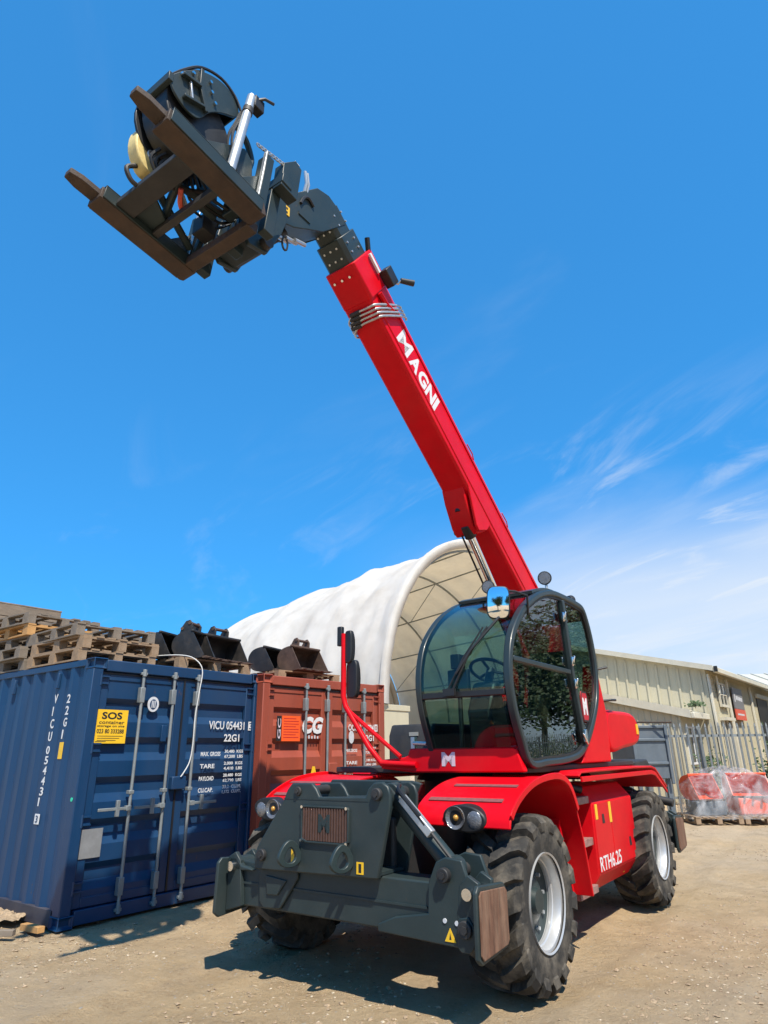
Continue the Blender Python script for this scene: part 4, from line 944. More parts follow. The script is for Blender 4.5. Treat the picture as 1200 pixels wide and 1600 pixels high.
# ---- fenders
def fender(prof, y0, y1, name, s):
    o = MB().strip(prof, s*y0 if s > 0 else s*y1, s*y1 if s > 0 else s*y0, .022).build(name, 'red', TH, bevel=.006); return o
fp = crom([(2.07, 1.055), (2.03, 1.13), (1.88, 1.225), (1.62, 1.31), (1.30, 1.345), (1.05, 1.335), (.88, 1.26), (.76, 1.08), (.66, .80), (.58, .42)], 5, closed=False)
for s in (1, -1):
    YO = 1.255 if s > 0 else 1.16
    o = fender(fp, .45, YO, 'front_fender', s)
    # rolled outer lip
    MB().strip([(p[0], p[1]-.0) for p in fp[4:36]], s*YO-(.0 if s > 0 else .012), s*YO+(.012 if s > 0 else 0), .05).build('fender_lip', 'red', o, bevel=.005)
    # inner closing skirt towards the chassis and the front apron
    MB().prism([(2.03, 1.11), (1.62, 1.29), (1.30, 1.32), (1.05, 1.31), (.9, 1.24), (.9, 1.12), (1.95, 1.05)], 'y', s*.45, s*.47).build('fender_skirt', 'red', o)
    for (xa, ya, yb) in ((1.70, .62, 1.16), (1.93, .52, 1.14)):
        za = 1.285 if xa < 1.8 else 1.197; sl = math.atan2(-.31, 1) if xa < 1.8 else math.atan2(-.47, 1)
        mt = Matrix.Translation((xa, 0, za+.030)) @ Matrix.Rotation(-sl, 4, 'Y')
        MB().box(-.022, .022, min(s*ya, s*yb), max(s*ya, s*yb), -.002, .006, mt).build('anti_slip_strip', 'strip', o)
    # headlamp cluster set in the fender nose
    hc = (2.075, .90 if s > 0 else -1.06, 1.115)
    oval = [(hc[1]+.175*cos(t)*(1 if cos(t) < 0 else 1.0), hc[2]+.092*sin(t)+.012*cos(t)*-1) for t in [2*pi*i/28 for i in range(28)]]
    hl = MB().prism(oval, 'x', 1.90, 2.095).build('headlamp', 'black', TH, bevel=.012)
    yb_ = hc[1]-.065 if s > 0 else hc[1]+.065; ys_ = hc[1]+.085 if s > 0 else hc[1]-.085
    ff = frame((2.102, yb_, hc[2]+.004), (0, 1, 0), (0, 0, 1))
    MB().lathe([(.0, -.02), (.04, -.012), (.066, .004), (.076, .012), (.078, .0)], 24).build('lamp_reflector', 'lampglass', hl, Matrix.Translation((2.10, yb_, hc[2]+.004)) @ Matrix.Rotation(R(-90), 4, 'Z'))
    MB().sphere((2.094, yb_, hc[2]+.004), .022, 12).build('amber_glint', 'amber', hl)  # small amber ball colours in the lamp's yellow reflection
    MB().sphere((2.088, ys_, hc[2]-.006), .064, 18, (.32, 1, 1)).build('lamp_lens', 'lampglass', hl)
rfp = [(.62, 1.33), (.60, 1.37), (-1.85, 1.365), (-2.0, 1.345), (-2.45, 1.13)]
for s in (1, -1):
    o = fender([(.62, 1.34), (.55, 1.372), (-1.1, 1.37), (-1.85, 1.36), (-2.02, 1.335), (-2.45, 1.12)], .42, 1.26, 'rear_fender', s)
    MB().prism([(.55, 1.345), (-1.85, 1.335), (-2.0, 1.31), (-2.43, 1.10), (-2.45, 1.06), (-1.98, 1.27), (-1.82, 1.29), (.55, 1.30)], 'y', s*1.24, s*1.262).build('fender_lip', 'red', o, bevel=.004)
# ---- side box with doors and the access steps
def side_box(s):
    Y = 1.16
    sec = [(.55, .36), (1.06, .36), (Y, .50), (Y, 1.10), (1.04, 1.235), (.55, 1.235)]
    o = MB().prism([(s*a, b) for a, b in sec], 'x', -1.18 if s > 0 else -1.0, .09).build('side_box', 'red', TH, bevel=.012)
    return o
sb = side_box(1); side_box(-1)
for x0, x1 in ((-.40, .075), (-1.16, -.415)):
    MB().box(x0, x1, 1.158, 1.168, .515, 1.09).build('locker_door', 'red', sb, bevel=.004)
for x, z in ((-.17, .93), (-.95, .66)):
    mb = MB().prism([(x-.035, z-.02), (x+.035, z-.02), (x+.03, z+.06), (x-.02, z+.06)], 'y', 1.1685, 1.1715); mb.build('latch', 'blackprint', sb)
for (x0, x1, z0, z1) in ((-.02, .045, .955, 1.085), (-.43, -.36, .90, 1.085)): MB().box(x0, x1, 1.1687, 1.1705, z0, z1).build('yellow_tag', 'yellow', sb)
MB().box(-.86, -.82, 1.09, 1.095, .40, .44).build('yellow_tag', 'yellow', sb)
text('lettering', 'RTH6.25', (.06, 1.1690, .525), (-1, 0, 0), (0, 0, 1), .64, .12, 'white', sb, .012)
stp = MB().box(.09, .60, .72, .74, .36, 1.34).build('step_back', 'red', TH)
MB().prism([(.57, .38), (.60, .36), (.80, .98), (.78, 1.02)], 'y', .74, 1.10).build('step_cheek', 'red', TH)
for z in (.40, .78, 1.13):
    t_ = MB().box(.10, .56, .745, 1.10, z, z+.03); t_.box(.10, .56, 1.10, 1.14, z-.03, z+.032)
    t_.build('step_tread', 'tread', TH, bevel=.004)
mb = MB().cyl((.30, 1.02, 1.25), (.22, 1.12, 1.22), .035, n=12); mb.build('filler_cap', 'black', TH)
# ---- turret
mb = MB().cyl((0, 0, 1.12), (0, 0, 1.30), .62, n=40); mb.cyl((0, 0, 1.30), (0, 0, 1.385), .70, .66, n=40); mb.build('slew_ring', 'blacksteel', TH)
MB().box(-2.0, 1.25, -.98, 1.02, 1.388, 1.44).build('turret_deck', 'blacksteel', TH, bevel=.01)
MB().prism([(-.05, 1.445), (-.98, 1.445), (-1.02, 1.95), (-.86, 2.46), (-.80, 2.46), (-.62, 2.0), (-.30, 1.66)], 'y', .93, 1.07).build('turret_side', 'red', TH, bevel=.012)
for s in (-.40, .14):
    MB().prism([(-.4, 1.445), (-2.35, 1.445), (-2.65, 2.4), (-2.62, 3.05), (-2.35, 3.25), (-2.05, 3.15), (-1.55, 2.4), (-.55, 1.8)], 'y', s, s+.06).build('boom_support', 'red', TH, bevel=.01)
hood = crom([(-1.03, 1.56), (-1.03, 1.95), (-1.5, 1.99), (-2.02, 1.985), (-2.22, 1.91), (-2.30, 1.76), (-2.15, 1.63), (-1.6, 1.58)], 4)
MB().prism(hood, 'y', .25, 1.07).build('counterweight', 'red', TH, bevel=.045, seg=3)
MB().box(-2.20, -2.12, 1.072, 1.080, 1.74, 1.86).build('yellow_tag', 'yellow', TH)
MB().cyl((-.82, 1.0, 2.40), (-.95, 1.16, 2.44), .012, n=8).build('grab_handle', 'black', TH)
MB().tube([(-1.0, .98, 2.08), (-1.06, 1.12, 2.09), (-1.25, 1.12, 2.10)], .014, 8).build('grab_handle', 'black', TH)
eh = MB().prism([(-1.9, 1.445), (.30, 1.445), (.30, 1.74), (.24, 1.86), (-1.9, 1.88)], 'y', -1.0, -.42).build('engine_hood', 'blacksteel', TH, bevel=.02)
MB().box(.302, .306, -.72, -.60, 1.765-.03, 1.765+.01).build('grey_label', 'label', eh)
# front panel with M and the mirror post
fp_ = MB().prism([(-.36, 1.43), (-.36, 1.505), (-.10, 1.525), (-.06, 1.54), (-.035, 1.60), (.99, 1.60), (1.02, 1.58), (1.07, 1.405), (.0, 1.395)], 'x', 1.27, 1.35).build('front_panel', 'red', TH, bevel=.012)
text('lettering', 'M', (1.3515, .30, 1.45), (0, 1, 0), (0, 0, 1), .135, .115, 'pink', fp_, .045)
MB().cyl((1.30, -.02, 1.645), (1.33, .14, 1.638), .018, n=10).build('washer_bar', 'steel', TH)
MB().box(1.25, 1.29, -.06, -.02, 1.56, 1.70).build('front_bracket', 'steel', TH)
mp_ = MB().tube([(1.36, .04, 1.46), (1.38, -.33, 1.475), (1.40, -.46, 1.62), (1.40, -.745, 2.0), (1.40, -.775, 2.1), (1.40, -.775, 2.72)], .027, 12).build('mirror_post', 'red', TH)
MB().tube([(1.36, -.13, 1.53), (1.40, -.74, 1.98)], .02, 10).build('mirror_strut', 'red', TH)
def mirror(name, c, w, h, d, face_dir, parent, tilt=0):
    fwd_ = Vector(face_dir).normalized(); mtx = frame(c, Vector((0, 0, 1)).cross(fwd_), (0, 0, 1))
    mtx = mtx @ Matrix.Rotation(-math.asin(fwd_.z), 4, 'X') @ Matrix.Rotation(tilt, 4, 'Z')
    def sq(w_, h_): return [(w_/2*(abs(cos(t))**.5)*(1 if cos(t) > 0 else -1), h_/2*(abs(sin(t))**.5)*(1 if sin(t) > 0 else -1)) for t in [2*pi*i/32 for i in range(32)]]
    o = MB().prism(sq(w, h), 'z', -d, 0).build(name, 'black', parent, mtx, bevel=.01)
    g_ = MB(); vv = [(0, 0, .016)]; rr_ = 6; ed = sq(w-.02, h-.02)      # slightly domed glass
    for k in range(1, rr_+1):
        for p in ed: x_, y_ = p[0]*k/rr_, p[1]*k/rr_; vv.append((x_, y_, .016-.6*(x_*x_+y_*y_)))
    ff_ = [(0, 1+i, 1+(i+1) % 32) for i in range(32)]+[(1+(k-1)*32+i, 1+k*32+i, 1+k*32+(i+1) % 32, 1+(k-1)*32+(i+1) % 32) for k in range(1, rr_) for i in range(32)]
    g_.add(vv, ff_).build('mirror_glass', 'mirror', o, angle=80)
    return o
mirror('door_mirror', (1.36, -.66, 2.26), .17, .37, .05, (-1, .25, 0), TH)
mirror('wide_angle_mirror', (1.37, -.70, 2.58), .11, .33, .05, (-1, .25, 0), TH)
MB().box(1.36, 1.41, -.86, -.80, 2.60, 2.80).build('mirror_bracket', 'black', TH, bevel=.01)
# ---- cab
cab_ctrl = [(1.24, 1.44), (1.38, 1.64), (1.50, 1.92), (1.53, 2.20), (1.43, 2.50), (1.20, 2.74), (.95, 2.90), (.65, 3.03), (.34, 3.10), (.0, 3.115), (-.35, 3.11), (-.58, 3.08), (-.70, 2.94), (-.79, 2.70), (-.82, 2.40), (-.76, 2.15), (-.64, 1.96), (-.38, 1.72), (-.12, 1.56), (.10, 1.485), (.45, 1.45), (.85, 1.44)]
OUT = crom(cab_ctrl, 4); INN = offset_poly(OUT, .06)
if abs(INN[30][1]) > abs(OUT[30][1]) and INN[30][1] > OUT[30][1]: INN = offset_poly(OUT, -.06)
CY0, CY1 = .16, 1.10
cabp = MB(); ring(cabp, OUT, INN, CY1-.07, CY1)
cab = cabp.build('cab', 'grey2', TH, bevel=.014, angle=50)
mb = MB(); ring(mb, OUT, INN, CY0, CY0+.06); mb.build('far_side_frame', 'grey2', cab, bevel=.01, angle=50)
def seg(cond): 
    idx = [i for i, p in enumerate(OUT) if cond(p)]
    # contiguous run
    n_ = len(OUT); s0 = next(i for i in idx if (i-1) % n_ not in idx); out = []; i = s0
    while i % n_ in idx and len(out) < n_: out.append(OUT[i % n_]); i += 1
    return out
inset = lambda pts, d=.012: pts
fg = seg(lambda p: p[0] > .62 and p[1] > 2.05)
MB().strip([(p[0]-.012, p[1]-.006) for p in fg], CY0+.062, CY1-.072, .006).build('windscreen', 'glass', cab, angle=60)
fl_ = seg(lambda p: p[0] > 1.15 and 1.56 < p[1] < 2.03)
MB().strip([(p[0]-.012, p[1]) for p in fl_], CY0+.062, CY1-.072, .006).build('lower_windscreen', 'glass', cab, angle=60)
xm = 1.505
MB().box(xm-.03, xm+.018, CY0+.062, CY1-.072, 2.005, 2.06).build('windscreen_crossbar', 'black', cab, bevel=.008)
rf = seg(lambda p: p[1] > 2.965 and p[0] < .80)
MB().strip(rf, CY0+.058, CY1-.068, .03).build('roof', 'grey2', cab, angle=50)
MB().strip([(p[0], p[1]-.045) for p in rf], CY0+.065, CY1-.075, .02).build('roof_lining', 'red', cab, angle=50)
bk_ = seg(lambda p: p[0] < -.60 and 1.98 < p[1] < 3.0)
MB().strip([(p[0]+.012, p[1]) for p in bk_], CY0+.062, CY1-.072, .006).build('rear_window', 'glass', cab, angle=60)
lo_ = seg(lambda p: p[1] < 1.66 and p[0] > -.3) if False else [(-.30, 1.66), (.10, 1.495), (.85, 1.45), (1.24, 1.45), (1.30, 1.55)]
MB().strip(lo_[::-1], CY0+.062, CY1-.072, .03).build('floor_pan', 'black', cab)
# door glass, pillar, rails
dgl = INN
def clip_side(pts, xa, xb):
    return pts
MB().prism([(p[0], p[1]) for p in INN], 'y', CY1-.04, CY1-.034).build('side_glass', 'doorglass', cab)
MB().prism([(p[0], p[1]) for p in INN], 'y', CY0+.026, CY0+.032).build('far_side_glass', 'glass', cab)
pill = crom([(.10, 3.04), (.075, 2.70), (.03, 2.30), (-.04, 1.95), (-.10, 1.66), (-.12, 1.59)], 4, closed=False)
MB().strip(pill, CY1-.06, CY1+.004, .06).build('door_pillar', 'grey2', cab, bevel=.008)
MB().box(.06, 1.43, CY1-.05, CY1-.002, 2.285, 2.33).build('door_rail', 'grey2', cab, bevel=.008)
rimline = offset_poly(INN, .02) if INN[30][1] < OUT[30][1] and offset_poly(INN, .02)[30][1] < INN[30][1] else offset_poly(INN, -.02)
mb = MB(); ring(mb, INN, rimline, CY1-.033, CY1-.02); mb.build('glass_seal', 'black', cab, angle=50)
for x, z in ((.12, 2.86), (.0, 2.42), (-.02, 2.20)):
    mb = MB().box(x-.03, x+.05, CY1, CY1+.02, z-.04, z+.04); mb.cyl((x+.01, CY1, z-.05), (x+.01, CY1+.03, z+.05), .012, n=8); mb.build('door_hinge', 'chrome', cab, bevel=.005)
mb = MB().box(-.12, -.06, CY1, CY1+.03, 1.64, 1.76); mb.cyl((-.02, CY1+.02, 1.72), (-.10, CY1+.03, 1.62), .012, n=8); mb.build('door_handle', 'chrome', cab, bevel=.008)
em = [(-.36, 1.84), (-.12, 1.84), (-.08, 1.88), (-.08, 2.10), (-.12, 2.14), (-.36, 2.14), (-.40, 2.10), (-.40, 1.88)]
em = [(-.31+.60*(a+.24), b) for a, b in em]
e_ = MB().prism(em, 'y', CY1-.033, CY1-.026).build('emblem', 'emblemred', cab)
mb = MB(); ring(mb, em, offset_poly(em, .012) if False else [(-.31+(a+.31)*.86, 1.99+(b-1.99)*.90) for a, b in em], CY1-.0262, CY1-.0245); mb.build('emblem_edge', 'blackprint', e_)
text('lettering', 'M', (-.245, CY1-.0255, 1.905), (-1, 0, 0), (0, 0, 1), .125, .17, 'white', e_, .06)
# slotted lower door guard
for i in range(11): 
    x = .95-i*.085
    pass
# mirror over the windscreen corner, wiper, lamps
ma_ = MB().tube([(1.02, 1.09, 2.74), (1.10, 1.13, 2.90), (1.18, 1.05, 2.935), (1.28, .95, 2.94)], .011, 8).build('mirror_arm', 'black', cab)
mirror('front_mirror', (1.30, .93, 2.83), .21, .30, .04, (.80, .32, -.06), cab, R(-4))
wp = MB().tube([(1.55, .55, 2.06), (1.53, .70, 2.33), (1.42, .86, 2.60)], .010, 8); wp.tube([(1.55, .50, 2.06), (1.53, .66, 2.33), (1.42, .82, 2.60)], .008, 8); wp.tube([(1.56, .60, 2.20), (1.52, .74, 2.40), (1.36, .95, 2.68)], .013, 6); wp.box(1.535, 1.575, .47, .58, 2.02, 2.08)
wp.build('wiper', 'black', cab)
def lamp(p, dirv, r_, par, nm='work_lamp'):
    d = Vector(dirv).normalized(); p = Vector(p)
    o = MB().cyl(p-d*.05, p, r_*.8, r_, n=18).build(nm, 'black', par, bevel=.004)
    MB().cyl(p+d*.001, p+d*.006, r_*.82, n=18).build('lamp_lens', 'lampglass', o)
    return o
lamp((.80, .60, 3.12), (1, .2, -.1), .07, cab); MB().cyl((.76, .60, 3.02), (.76, .60, 3.10), .012, n=8).build('lamp_stalk', 'black', cab)
lamp((.22, .98, 3.27), (1, .25, -.1), .075, cab); MB().cyl((.19, .98, 3.09), (.19, .98, 3.22), .016, n=8).build('lamp_stalk', 'steel', cab)
lamp((-.52, .98, 3.15), (-1, .3, 0), .07, cab)
MB().sphere((-.92, 1.0, 2.35), .055, 12).build('side_lamp', 'black', TH)
# interior
st_ = MB().prism(crom([(-.42, 1.80), (-.50, 2.10), (-.60, 2.55), (-.50, 2.58), (-.38, 2.20), (-.28, 1.98), (.10, 1.98), (.14, 1.88), (.0, 1.80)], 3), 'y', .42, .86).build('seat', 'seat', cab, bevel=.04, angle=60)
MB().box(-.45, .05, .48, .80, 1.50, 1.80).build('seat_base', 'black', cab, bevel=.03)
for y in (.34, .88): MB().box(-.35, .15, y, y+.08, 1.62, 2.06).build('arm_console', 'black', cab, bevel=.03)
MB().prism([(.80, 1.48), (1.15, 1.50), (1.22, 1.9), (1.08, 2.16), (.98, 2.18), (.86, 1.8)], 'y', .50, .74).build('steering_column', 'black', cab, bevel=.03)
sw = MB(); sc_ = Vector((.92, .62, 2.28)); ax_ = Vector((-.55, 0, 1)).normalized(); a_ = Vector((0, 1, 0)); b_ = ax_.cross(a_)
sw.tube([sc_+(a_*cos(2*pi*i/24)+b_*sin(2*pi*i/24))*.19 for i in range(24)], .016, 8, closed=True)
for k in range(3): sw.tube([sc_, sc_+(a_*cos(2*pi*k/3+.5)+b_*sin(2*pi*k/3+.5))*.185], .014, 6)
sw.cyl(sc_-ax_*.16, sc_+ax_*.02, .04, n=10); sw.build('steering_wheel', 'black', cab)
mb = MB().box(1.02, 1.08, .24, .46, 2.06, 2.30, Matrix.Rotation(R(0), 4, 'Y')); mb.box(1.0, 1.12, .30, .40, 2.30, 2.44); mb.box(1.03, 1.07, .33, .37, 1.5, 2.06); mb.build('display', 'black', cab, bevel=.012)
MB().prism(crom([(.22, 1.62), (.34, 1.66), (.48, 2.02), (.40, 2.06), (.28, 1.85)], 3), 'y', .84, .92).build('hanging_cloth', 'seattan', cab, bevel=.02)
MB().box(.5, 1.2, .25, .95, 1.50, 1.53).build('floor_mat', 'seat', cab)

# ---- boom
EL = R(36.9); HX, HZ = -2.3, 2.80
Bd = Vector((cos(EL), 0, sin(EL))); Bn = Vector((-sin(EL), 0, cos(EL)))
BM = Matrix((Bd, Vector((0, 1, 0)), Bn)).transposed().to_4x4(); BM.translation = (HX, -.10, HZ)
W2, HB = .182, .565
sec = [(-W2, .03), (-W2+.03, 0), (W2-.03, 0), (W2, .03), (W2, .43), (W2-.045, HB), (-W2+.045, HB), (-W2, .43)]
boom = MB().prism(sec, 'x', -.45, 5.52).build('boom', 'red', TH, BM, bevel=.008)
col_ = [(-.186, .026), (-.156, -.005), (.175, -.005), (.205, .026), (.205, .47), (.16, .595), (-.16, .595), (-.186, .47)]
MB().prism(col_, 'x', 5.46, 5.87).build('boom_collar', 'red', boom, bevel=.01)
MB().prism([(a*1.0, b) for a, b in [(W2+.002, .08), (W2+.010, .09), (W2+.010, .10), (W2+.002, .11)]], 'x', -.2, 5.3).build('boom_seam', 'red', boom)
MB().box(.2, 5.2, W2+.001, W2+.012, .405, .425).build('boom_seam', 'red', boom)
for s_, z_ in ((1.0, .40), (2.1, .46), (3.2, .46)): MB().tube([(s_-.12, W2+.004, z_), (s_-.05, W2+.012, z_+.03), (s_+.1, W2+.004, z_+.035)], .008, 6).build('weld_bead', 'red', boom)
lgt = [('M', 4.955, .26), ('A', 4.655, .185), ('G', 4.455, .185), ('N', 4.255, .185), ('I', 4.055, .06)]
for ch, s0, w_ in lgt: text('lettering', ch, (s0, W2+.0005, .125), (-1, 0, 0), (0, 0, 1), w_, .235 if ch != 'M' else .25, 'white', boom, .02 if ch == 'M' else .045)
# lift cylinder lug under the boom
lug = [(3.02, .02), (2.86, -.09), (2.56, -.225), (2.43, -.225), (2.36, -.12), (2.28, .02)]
lg_ = MB().prism(lug, 'y', -.18, .12).build('cylinder_lug', 'red', boom, bevel=.015)
MB().prism([(3.02, .06), (2.34, .06), (2.36, -.09), (2.50, -.27), (2.58, -.26)], 'y', W2-.03, W2+.004).build('lug_gusset', 'red', boom, bevel=.008)
MB().cyl((2.47, -.20, -.15), (2.47, .14, -.15), .045, n=16).build('lug_pin', 'black', boom)
MB().cyl((2.74, -.03, -.135), (2.80, -.03, -.02), .04, n=16).build('lug_hole_plug', 'black', boom)  # solid black plug, its colour standing in for the dark of a hole
rod_top = BM @ Vector((2.44, 0, -.19)); rod_bot = BM @ Vector((.35, 0, -.52))
rd = (rod_bot-rod_top).normalized()
MB().cyl(rod_top-rd*.12, rod_top+rd*.06, .075, n=16).build('rod_eye', 'black', TH, bevel=.01)
MB().cyl(rod_top, rod_top+rd*1.25, .055, n=20).build('lift_rod', 'chrome', TH)
MB().cyl(rod_top+rd*1.15, rod_bot, .085, n=20).build('lift_cylinder', 'red', TH)
MB().cyl(rod_top+Vector((.05, -.08, -.03)), rod_bot+Vector((.05, -.08, -.03)), .012, n=8).build('hose', 'black', TH)
# telescopic sections
def sect(w, z0, z1): return [(-w, z0+.05), (-w+.04, z0), (w-.04, z0), (w, z0+.05), (w, z1-.11), (w-.05, z1), (-w+.05, z1), (-w, z1-.11)]
s1_ = MB().prism(sect(.168, .05, .52), 'x', 5.80, 6.14).build('boom_section', 'grey', boom, bevel=.008)
s2_ = MB().prism(sect(.148, .095, .47), 'x', 6.10, 6.42).build('boom_section', 'grey', boom, bevel=.008)
for so, x0, w, z0, z1 in ((s1_, 5.90, .168, .05, .52), (s2_, 6.18, .148, .095, .47)):
    for i in range(2):
        for j in range(2): MB().cyl((x0+.06+i*.10, w-.005, z0+.10+j*.18), (x0+.06+i*.10, w+.012, z0+.10+j*.18), .012, n=6).build('bolt', 'steel', so)
        for j in range(3): MB().cyl((x0+.05+i*.11, -.08+j*.08, z0+.005), (x0+.05+i*.11, -.08+j*.08, z0-.012), .012, n=6).build('bolt', 'steel', so)
for j in range(3):
    MB().cyl((5.76, -.10+j*.10, -.03), (5.76, -.10+j*.10, -.015), .014, n=6).build('bolt', 'chrome', boom)
# hydraulic pipes across the collar neck
for k in range(4):
    s0 = 5.40-k*.045
    p = [(s0-.16, -W2-.03, .16), (s0-.12, -W2-.045, .06), (s0-.05, -W2+.03, -.045), (s0, -.05, -.05), (s0, W2-.03, -.045), (s0-.02, W2+.03, .03), (s0-.20, W2+.035, .46), (s0-.26, W2+.02, .50)]
    MB().tube(crom(p, 3, closed=False), .0125, 8).build('hydraulic_pipe', 'steel', boom)
    MB().cyl((s0, -.10-.02*k, -.05), (s0, .02-.02*k, -.05), .026, n=8).build('pipe_fitting', 'blacksteel', boom)
# valve block and work lamp on the collar
vb = MB().box(5.42, 5.62, W2+.03, W2+.13, .40, .56).build('valve_block', 'black', boom, bevel=.01)
MB().box(5.62, 5.84, W2+.035, W2+.06, .36, .40).build('bracket', 'white', boom)
MB().cyl((5.42, W2+.15, .56), (5.32, W2+.24, .64), .03, .036, n=12).build('boom_lamp', 'black', boom)
MB().tube([(5.44, W2+.08, .52), (5.40, W2+.11, .55), (5.42, W2+.16, .57)], .012, 6).build('lamp_bracket', 'steel', boom)
MB().cyl((5.86, .17, .50), (5.98, .20, .56), .03, n=10).build('boom_sensor', 'black', boom)
MB().tube([(5.2, W2+.02, .30), (5.3, W2+.03, .22), (5.45, W2+.03, .20)], .03, 6).build('hose_guard', 'red', boom)
# goose-neck head
head = [(2.46, 6.80), (2.56, 6.90), (2.74, 6.96), (2.92, 6.91), (3.06, 6.76), (3.38, 6.42), (3.52, 6.22), (3.52, 6.04), (3.22, 6.16), (3.04, 6.28), (2.82, 6.42)]
hd = MB().prism(head, 'y', -.10-.155, -.10-.13); hd.prism(head, 'y', -.10+.13, -.10+.155); hd.prism([(a+(.0), b) for a, b in head[:-4]+[(3.40, 6.10), (3.20, 6.22), (3.0, 6.34), (2.80, 6.46)]], 'y', -.10-.129, -.10+.129)
hdo = hd.build('boom_head', 'grey', TH, bevel=.008)
MB().box(3.30, 3.38, .056, .062, 6.22, 6.32, None).build('warning_plate', 'yellow', hdo)
for i in range(2): MB().cyl((3.335, .061, 6.245+i*.045), (3.335, .064, 6.245+i*.045), .012, n=10).build('warning_mark', 'blackprint', hdo)
for k in range(2): MB().tube([(3.06+k*.03, .03, 6.70), (3.07+k*.03, .07, 6.80), (3.10+k*.03, .075, 6.92)], .016, 8).build('hose_end', 'steel', hdo)
MB().tube(crom([(2.98, .064, 6.60), (3.06, .07, 6.64), (3.12, .07, 6.60), (3.16, .064, 6.50)], 3, closed=False), .016, 6).build('hose', 'black', hdo)
MB().box(3.02, 3.18, .055, .066, 6.36, 6.39).build('weld_strip', 'grey', hdo)
for k in range(3): MB().cyl((3.0+k*.12, -.02, 6.16-k*.07), (3.18+k*.12, .02, 6.06-k*.06), .022, n=8).build('underside_pipe', 'steel', hdo)
MB().tube([(3.30+.035*cos(2*pi*i/14), .02, 5.93+.075*sin(2*pi*i/14)) for i in range(14)], .010, 6, closed=True).build('shackle', 'black', hdo)
# quick coupler
cpn = [(3.40, 6.40), (3.62, 6.30), (3.78, 6.05), (3.86, 5.62), (3.78, 5.52), (3.58, 5.56), (3.42, 5.90), (3.36, 6.10)]
cpo = MB().prism(cpn, 'y', -.10-.20, -.10-.16); cpo.prism(cpn, 'y', -.10+.16, -.10+.20); cpo.box(3.62, 3.80, -.258, .058, 5.56, 6.2); cpo.build('quick_coupler', 'grey', TH, bevel=.008)
MB().cyl((3.62, -.36, 5.63), (3.62, .16, 5.63), .055, n=16).build('coupler_pin', 'blacksteel', TH)
MB().cyl((3.52, -.30, 5.80), (3.20, -.10, 6.20), .05, n=12).build('tilt_cylinder', 'blacksteel', TH)

# ---- front stabilisers
XB = 2.52
mb = MB().box(2.28, XB, -.985, 1.05, .465, .775); mb.build('stabiliser_beam', 'grey', TH, bevel=.012)
for z in (.60,): MB().box(XB+.001, XB+.009, -.98, .84, .618, .632).build('beam_weld', 'grey', TH)
MB().prism([(.46, .455), (1.12, .435), (1.165, .50), (1.165, .80), (1.12, .92), (1.00, .93), (.93, .90), (.87, .78), (.86, .60), (.60, .555), (.46, .50)], 'x', XB+.002, XB+.035).build('outer_arm_plate', 'grey', TH, bevel=.008)
MB().prism([(.46, .455), (1.12, .435), (1.165, .50), (1.165, .80), (1.12, .92), (1.00, .93), (.93, .90), (.87, .78)], 'x', 2.26, 2.29).build('outer_arm_plate', 'grey', TH, bevel=.008)
MB().prism([(-.69, .76), (-.67, .52), (-.62, .475), (-.45, .485), (-.37, .58), (-.28, .70), (-.28, .76)], 'x', XB+.002, XB+.022).build('beam_doubler', 'grey', TH, bevel=.008)
MB().prism([(-.60, .70), (-.58, .57), (-.47, .575), (-.38, .68)], 'x', XB+.023, XB+.034).build('beam_doubler', 'grey', TH, bevel=.006)
plate = [(-.685, .74), (.495, .765), (.60, 1.20), (.605, 1.29), (.585, 1.345), (.535, 1.375), (.465, 1.37), (.415, 1.33), (.39, 1.275), (-.04, 1.265), (-.075, 1.32), (-.12, 1.36), (-.32, 1.355), (-.365, 1.31), (-.40, 1.24), (-.66, .90), (-.69, .84)]
pf = MB().prism(plate, 'x', 2.555, 2.595).build('front_plate', 'grey', TH, bevel=.01)
MB().prism([(a, b-.01) for a, b in plate], 'x', 2.22, 2.25).build('rear_plate', 'grey', TH, bevel=.01)
for y0, y1, z0, z1 in ((-.66, .48, .78, .80), (-.40, .40, 1.22, 1.24)): MB().box(2.252, 2.553, y0, y1, z0, z1).build('plate_web', 'grey', TH)
fv = Vector
MB().box(2.5955, 2.598, -.40, .42, 1.245, 1.252).build('plate_seam', 'grey', pf)
gr_out = [(-.205, 1.205), (.24, 1.205), (.255, 1.19), (.255, .975), (.20, .955), (-.15, .955), (-.20, .975)]
g = MB(); gi = [(y*.93+.002, 1.085+(z-1.085)*.90) for y, z in gr_out]
nn = len(gr_out); vv = [(x, p[0], p[1]) for x in (2.596, 2.615) for p in gr_out]+[(x, p[0], p[1]) for x in (2.596, 2.615) for p in gi]; ffs = []
for i in range(nn):
    j = (i+1) % nn; ffs += [(i, j, nn+j, nn+i), (2*nn+j, 2*nn+i, 3*nn+i, 3*nn+j), (nn+i, nn+j, 3*nn+j, 3*nn+i)]
gro = g.add(vv, ffs).build('grille', 'grey', pf, bevel=.004)
MB().prism(gi, 'x', 2.5965, 2.600).build('grille_core', 'blackprint', gro)
for i in range(17):
    y = -.175+i*.025
    MB().box(2.6005, 2.612, y-.007, y+.008, .972, 1.19).build('slat', 'grille', gro)
text('lettering', 'M', (2.6125, -.03, 1.03), (0, 1, 0), (0, 0, 1), .11, .12, 'grey', gro, .05)
for y, z in ((-.19, 1.195), (.235, 1.195), (-.19, .97), (.235, .965)): MB().cyl((2.612, y, z), (2.622, y, z), .011, n=8).build('bolt', 'chrome', gro)
